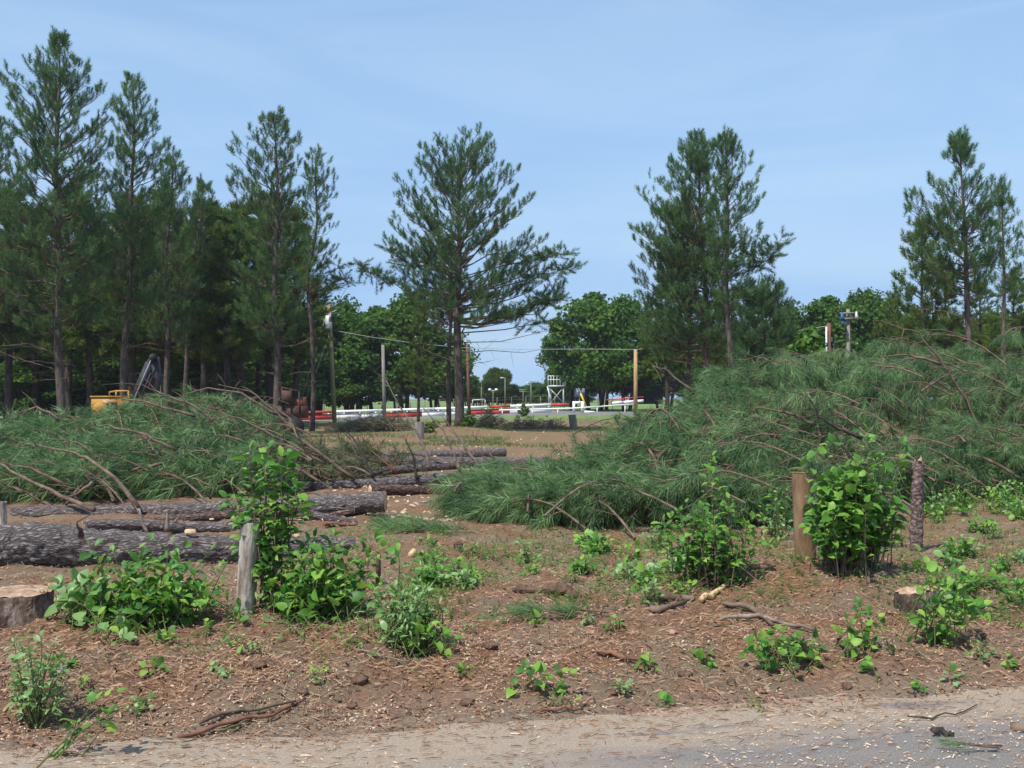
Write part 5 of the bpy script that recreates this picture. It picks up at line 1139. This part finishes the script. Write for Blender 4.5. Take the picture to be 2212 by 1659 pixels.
lump('smaller dark clod left of the large root clod', (1140, 1278), .12, .05, .03, 'clod', 2, 'soil_clod', 'clod')
lump('dark clod at the right shoulder of the large root clod', (1235, 1292), .05, .05, .04, 'clod', 9, 'soil_clod', 'clod')
lump('small pinkish stone on the slope below the pale sticks', (1452, 1372), .03, .025, .02, 'stone', 3, 'stone', 'stone')
lump('grey-brown lump of soil on the bank at the left', (775, 1478), .05, .04, .03, 'clod', 4, 'soil_clod', 'clod')
for i_, (u_, v_, w_) in enumerate([(300, 1475, 'left of the grey-brown lump'), (560, 1440, 'above the forked stick'), (1010, 1520, 'left of the bottom vine'), (1320, 1500, 'right of the bottom vine'), (1580, 1480, 'below the low leafy clump'), (1830, 1490, 'near the verge at the right'), (1060, 1400, 'below the pine sprigs'), (1480, 1460, 'right of the red-brown stick'), (760, 1530, 'at the foot of the bank'), (120, 1505, 'beside the fern-like sapling'), (2130, 1380, 'right of the stump vine'), (1300, 1310, 'right of the root clod')]):
    lump('small brown soil clod ' + w_, (u_, v_), random.uniform(.025, .05), random.uniform(.02, .04), random.uniform(.015, .03), 'clod', 20 + i_, 'soil_clod', 'clod')
lump('dark hollow-looking clod on the bank below the grey-brown lump', (655, 1500), .03, .03, .02, 'clod', 5, 'soil_clod', 'clod')
# twig heaps in the distance
def heap(label, u0, u1, v0, v1, Y, n, seed, mm='deadwood', leaves=0):
    rr = np.random.default_rng(seed); a, b = P(u0, 0, Y).x, P(u1, 0, Y).x; zt = P(0, v0, Y).z; g = float(H((a + b) / 2, Y))
    t = thing('twig_heap', label, 'brush heap', ((a + b) / 2, Y, g)); w, f = MB(), MB(); pos, dr = [], []
    for k in range(n):
        x = rr.uniform(a, b); q = 1 - abs((x - (a + b) / 2) / ((b - a) / 2)) ** 2; z = g + (zt - g) * q * rr.random(); y = Y + rr.uniform(-1, 1)
        d = rr.normal(size=3) * [1, .7, .35]; d /= np.linalg.norm(d); L_ = rr.uniform(.2, .7); p = np.array([x, y, z])
        w.tube([(p - d * L_).tolist(), (p + rr.normal(size=3) * .03).tolist(), (p + d * L_).tolist()], [.02, .018, .008], 4, cap=False); pos.append(p + rr.normal(size=3) * .15); dr.append(d)
    part('twigs', w, M[mm], t)['kind'] = 'stuff'
    scatter_tris(f, BRUSH_F, pos, dr, 1.0, .9); part('needles', f, M['brush_dry'], t)['kind'] = 'stuff'
heap('long low heap of brown twigs in front of the barrier', 720, 905, 903, 938, 52, 420, 5)
heap('brown twig heap just right of the broad lone pine trunk', 1028, 1088, 898, 932, 53, 190, 6)
heap('flat scatter of brown branches on the grass right of the twig heap', 1090, 1225, 908, 926, 56, 150, 7)
q = broad_proto(61, 'small dark shrub at the right foot of the broad lone pine', None, tuple(onground(P(1012, 0, 50).x, 50)), name='shrub', n=1500, leaf=.6, low=.1); q.scale = (.1, .1, .1); q['category'] = 'shrub'
copy_thing(q, tuple(onground(P(1131, 0, 76).x, 76)), 1, (.12, .12, .11), 'small green shrub against the foot of the barrier')
copy_thing(q, tuple(onground(P(940, 0, 50).x, 50)), 2, (.07, .07, .05), 'small low shrub at the left foot of the slender pine')
copy_thing(q, tuple(onground(P(925, 0, 47).x, 47)), 2, (.09, .09, .05), 'low green shrub beside the far grey post')

# ------------------------------------------------------------------ ground litter
def uvpos(n, u0, u1, v0, v1, pw=1.):
    u = R.uniform(u0, u1, n); v = v0 + (v1 - v0) * R.random(n) ** pw; y = CZ * F / (v - 860); x = (u - U0) / F * y; return x, y, u, v
def litter(name, x, y, length, width, thick, var, m, tilt=.25, kind='stuff', lift=.004, ang=None, bend=True):
    n = len(x); z = H(x, y); a = R.uniform(0, 6.283, n) if ang is None else ang; el = R.normal(size=n) * tilt
    d = np.stack([np.cos(a) * np.cos(el), np.sin(a) * np.cos(el), np.sin(el)], 1) * (length / 2)[:, None]
    s = np.stack([-np.sin(a), np.cos(a), R.normal(size=n) * .5], 1) * (width / 2)[:, None]; up = np.zeros((n, 3)); up[:, 2] = thick
    p = np.stack([x, y, z + lift + np.abs(np.sin(el)) * length / 2], 1)
    V = np.stack([p - d - s * .6, p - d + s * .7, p + d + s * .5, p + d - s * .8, p + up - s * .2, p + up + s * .3], 1) if bend else np.stack([p - d - s, p - d + s, p + d + s, p + d - s, p + up * 1.2, p + up], 1)
    i = (np.arange(n) * 6)[:, None]
    fq = np.concatenate([i + [0, 1, 5, 4], i + [4, 5, 2, 3]]); ft = np.concatenate([i + [0, 4, 3], i + [1, 2, 5]])
    mb = MB(); mb.add(V.reshape(-1, 3), [ft, fq], np.repeat(np.clip(var, 0, 1), 6)); o = link(name, mb.mesh(name), M[m]); o['kind'] = kind; return o
n = 42000; x, y, u, v = uvpos(n, -40, 2260, 1130, 1660, .8); e = edge(x, y) + .5 * vnoise(x * 2, y * 2, 12)
k = (e > -.1) & (R.random(n) < np.where(e < .35, .35, 1.)); x, y = x[k], y[k]; n = len(x)
litter('pine_straw', x, y, R.uniform(.02, .09, n), R.uniform(.0015, .0045, n), .006, R.normal(.5, .28, n), 'straw', .3)
n = 9000; x, y, u, v = uvpos(n, -40, 2260, 1100, 1620, .8); k = edge(x, y) > 0; x, y = x[k], y[k]; n = len(x)
litter('bark_flakes', x, y, R.uniform(.01, .05, n), R.uniform(.008, .022, n), .008, R.normal(.35, .3, n), 'straw', .3)
n = 11000; x, y, u, v = uvpos(n, -40, 2260, 1120, 1600, .9); k = (edge(x, y) > 0) & (vnoise(x * 1.8, y * 1.8, 14) + .5 * vnoise(x * 6, y * 6, 15) > .08); x, y = x[k], y[k]; n = len(x)
litter('wood_chips', x, y, R.uniform(.006, .024, n), R.uniform(.004, .011, n), .006, R.normal(.5, .25, n), 'chip', .25)
n = 11000; x, y, u, v = uvpos(n, -60, 2300, 1470, 1760, 1.); k = (edge(x, y) < .25) & (R.random(n) < np.clip(.12 + .45 * vnoise(x * 1.1, y * 2.2, 16) + np.where(u > 1500, .32, .0), .03, 1)); x, y = x[k], y[k]; n = len(x)
z_ = litter('road_wood_chips', x, y, np.clip(R.lognormal(-4.3, .55, n), .005, .06), R.uniform(.003, .009, n), .005, R.normal(.5, .26, n), 'chip', .12, lift=.012, ang=R.normal(.2, .7, n))
n = 5000; x, y, u, v = uvpos(n, 640, 1400, 925, 1120, .6); x, y = x, y
litter('far_wood_debris', x, y, R.uniform(.05, .2, n), R.uniform(.015, .05, n), .02, R.normal(.45, .28, n), 'chip', .2) if False else None
n = 900; x, y, u, v = uvpos(n, 640, 1420, 925, 1130, .8); litter('far_wood_chips', x, y, R.uniform(.03, .12, n), R.uniform(.02, .05, n), .02, R.normal(.5, .28, n), 'chip', .2)
def crumbs(name, x, y, size, m):
    n = len(x); z = H(x, y); T = np.array([[0, 0, 1], [1, 0, 0], [0, 1, 0], [0, 0, 1], [0, 1, 0], [-1, 0, 0], [0, 0, 1], [-1, 0, 0], [0, -1, 0], [0, 0, 1], [0, -1, 0], [1, 0, 0]], float) * [1, .8, .55]
    mb = MB(); scatter_tris(mb, T, np.stack([x, y, z - .1 * size], 1), R.normal(size=(n, 3)) * .3 + [0, 0, 1], size, R.random(n)); o = link(name, mb.mesh(name), M[m]); o['kind'] = 'stuff'
n = 9000; x, y, u, v = uvpos(n, -40, 2260, 1200, 1600, .8); k = (edge(x, y) > .15) & (vnoise(x * 2.2, y * 2.2, 41) > -.05); x, y = x[k], y[k]; crumbs('soil_crumbs', x, y, np.clip(R.lognormal(-4.5, .5, len(x)), .004, .035), 'clod')
n = 5200; x, y, u, v = uvpos(n, -40, 2260, 1450, 1660, 1); k = (edge(x, y) < .2) & (R.random(n) < np.exp(edge(x, y) * 1.6)); x, y = x[k], y[k]; litter('verge_straw', x, y, R.uniform(.02, .08, len(x)), R.uniform(.002, .005, len(x)), .004, R.normal(.3, .25, len(x)), 'straw', .08, lift=.013, ang=R.normal(.22, .5, len(x)))
# ground cover leaves and grass tufts
def cover(name, x, y, size, kind, m, varm=.5, h=(.01, .09)):
    n = len(x); z = H(x, y) + R.uniform(h[0], h[1], n); nrm = R.normal(size=(n, 3)) * [1, 1, .35]; mb = MB(); T = LT[kind][:, [0, 2, 1]]
    T = T[:, [0, 1, 2]]; scatter_tris(mb, T, np.stack([x, y, z], 1), nrm + [0, 0, .15], size, np.clip(R.normal(varm, .2, n), 0, 1)); o = link(name, mb.mesh(name), M[m]); o['kind'] = 'stuff'
def band(n, u0, u1, v0, v1, thr, fr, sd): 
    x, y, u, v = uvpos(n, u0, u1, v0, v1); k = vnoise(x * fr, y * fr, sd) > thr; return x[k], y[k]
xs, ys = zip(*[band(6500, 860, 1480, 1160, 1310, .0, 1.6, 21), band(5500, 1940, 2260, 1080, 1360, -.15, 2.2, 22), band(1500, 100, 900, 1330, 1440, .1, 2., 23), band(3200, 1380, 2000, 1160, 1330, .0, 2., 24), band(1500, 640, 900, 1130, 1200, .1, 2., 26), band(900, -20, 2230, 1350, 1560, .2, 2.4, 25)])
x = np.concatenate(xs); y = np.concatenate(ys); _k = edge(x, y) > .4; x, y = x[_k], y[_k]; cover('ground_cover', x, y, R.uniform(.015, .05, len(x)), 'narrow', 'leafv')
GT = tuft_template(9, 9, .16, .008, .1, .6, .02)
def grass(name, n, u0, u1, v0, v1, thr, fr, sd, sc):
    x, y = band(n, u0, u1, v0, v1, thr, fr, sd); mb = MB(); scatter_tris(mb, GT, np.stack([x, y, H(x, y)], 1), R.normal(size=(len(x), 3)) * .25 + [0, 0, 1], sc * R.uniform(.6, 1.3, len(x)), R.random(len(x)))
    o = link(name, mb.mesh(name), M['grass']); o['kind'] = 'stuff'
grass('grass_tufts', 2200, 850, 2240, 1110, 1340, 0., 2., 31, .5)
grass('far_grass', 9000, 600, 1500, 912, 965, .0, .35, 32, .8)
grass('brush_edge_grass', 2000, 600, 1250, 960, 1110, .05, .6, 33, 1.)
# loose pine sprigs
def sprig(label, uv, n, w, seed, sz=1.):
    rr = np.random.default_rng(seed); b = G(*uv); t = thing('pine_sprig', label, 'pine sprig', tuple(b)); f, wd = MB(), MB(); pos, dr = [], []
    for k in range(n):
        x, y = b.x + rr.normal() * w, b.y + rr.normal() * w * .4; pos.append([x, y, float(H(x, y)) + .05]); a = rr.uniform(2.4, 3.9); dr.append([math.cos(a), math.sin(a) * .6, rr.uniform(-.05, .2)])
        wd.tube([pos[-1], [pos[-1][0] - dr[-1][0] * .2, pos[-1][1] - dr[-1][1] * .2, pos[-1][2] - .02]], [.004, .006], 4)
    scatter_tris(f, BRUSH, pos, dr, sz, .6); part('needles', f, M['brush'], t)['kind'] = 'stuff'; part('twigs', wd, M['limb'], t)['kind'] = 'stuff'
sprig('small green pine sprig lying on the slope below the root clod', (1160, 1340), 7, .08, 1, .7)
sprig('second green pine sprig right of the first on the slope', (1245, 1335), 5, .06, 2, .7)
sprig('green pine sprig lying on the road at the lower right', (2075, 1628), 3, .02, 3, .35)
sprig('flattened green pine sprig at the left foot of the right brush pile', (930, 1150), 22, .22, 4, 1.)
sprig('fresh pine sprig just left of the brush pile tip, beyond the band of weeds', (880, 1135), 12, .2, 5, 1.)
print('TRIS', sum(sum(len(p.vertices) - 2 for p in m.polygons) for m in bpy.data.meshes if len(m.polygons) > 2000))
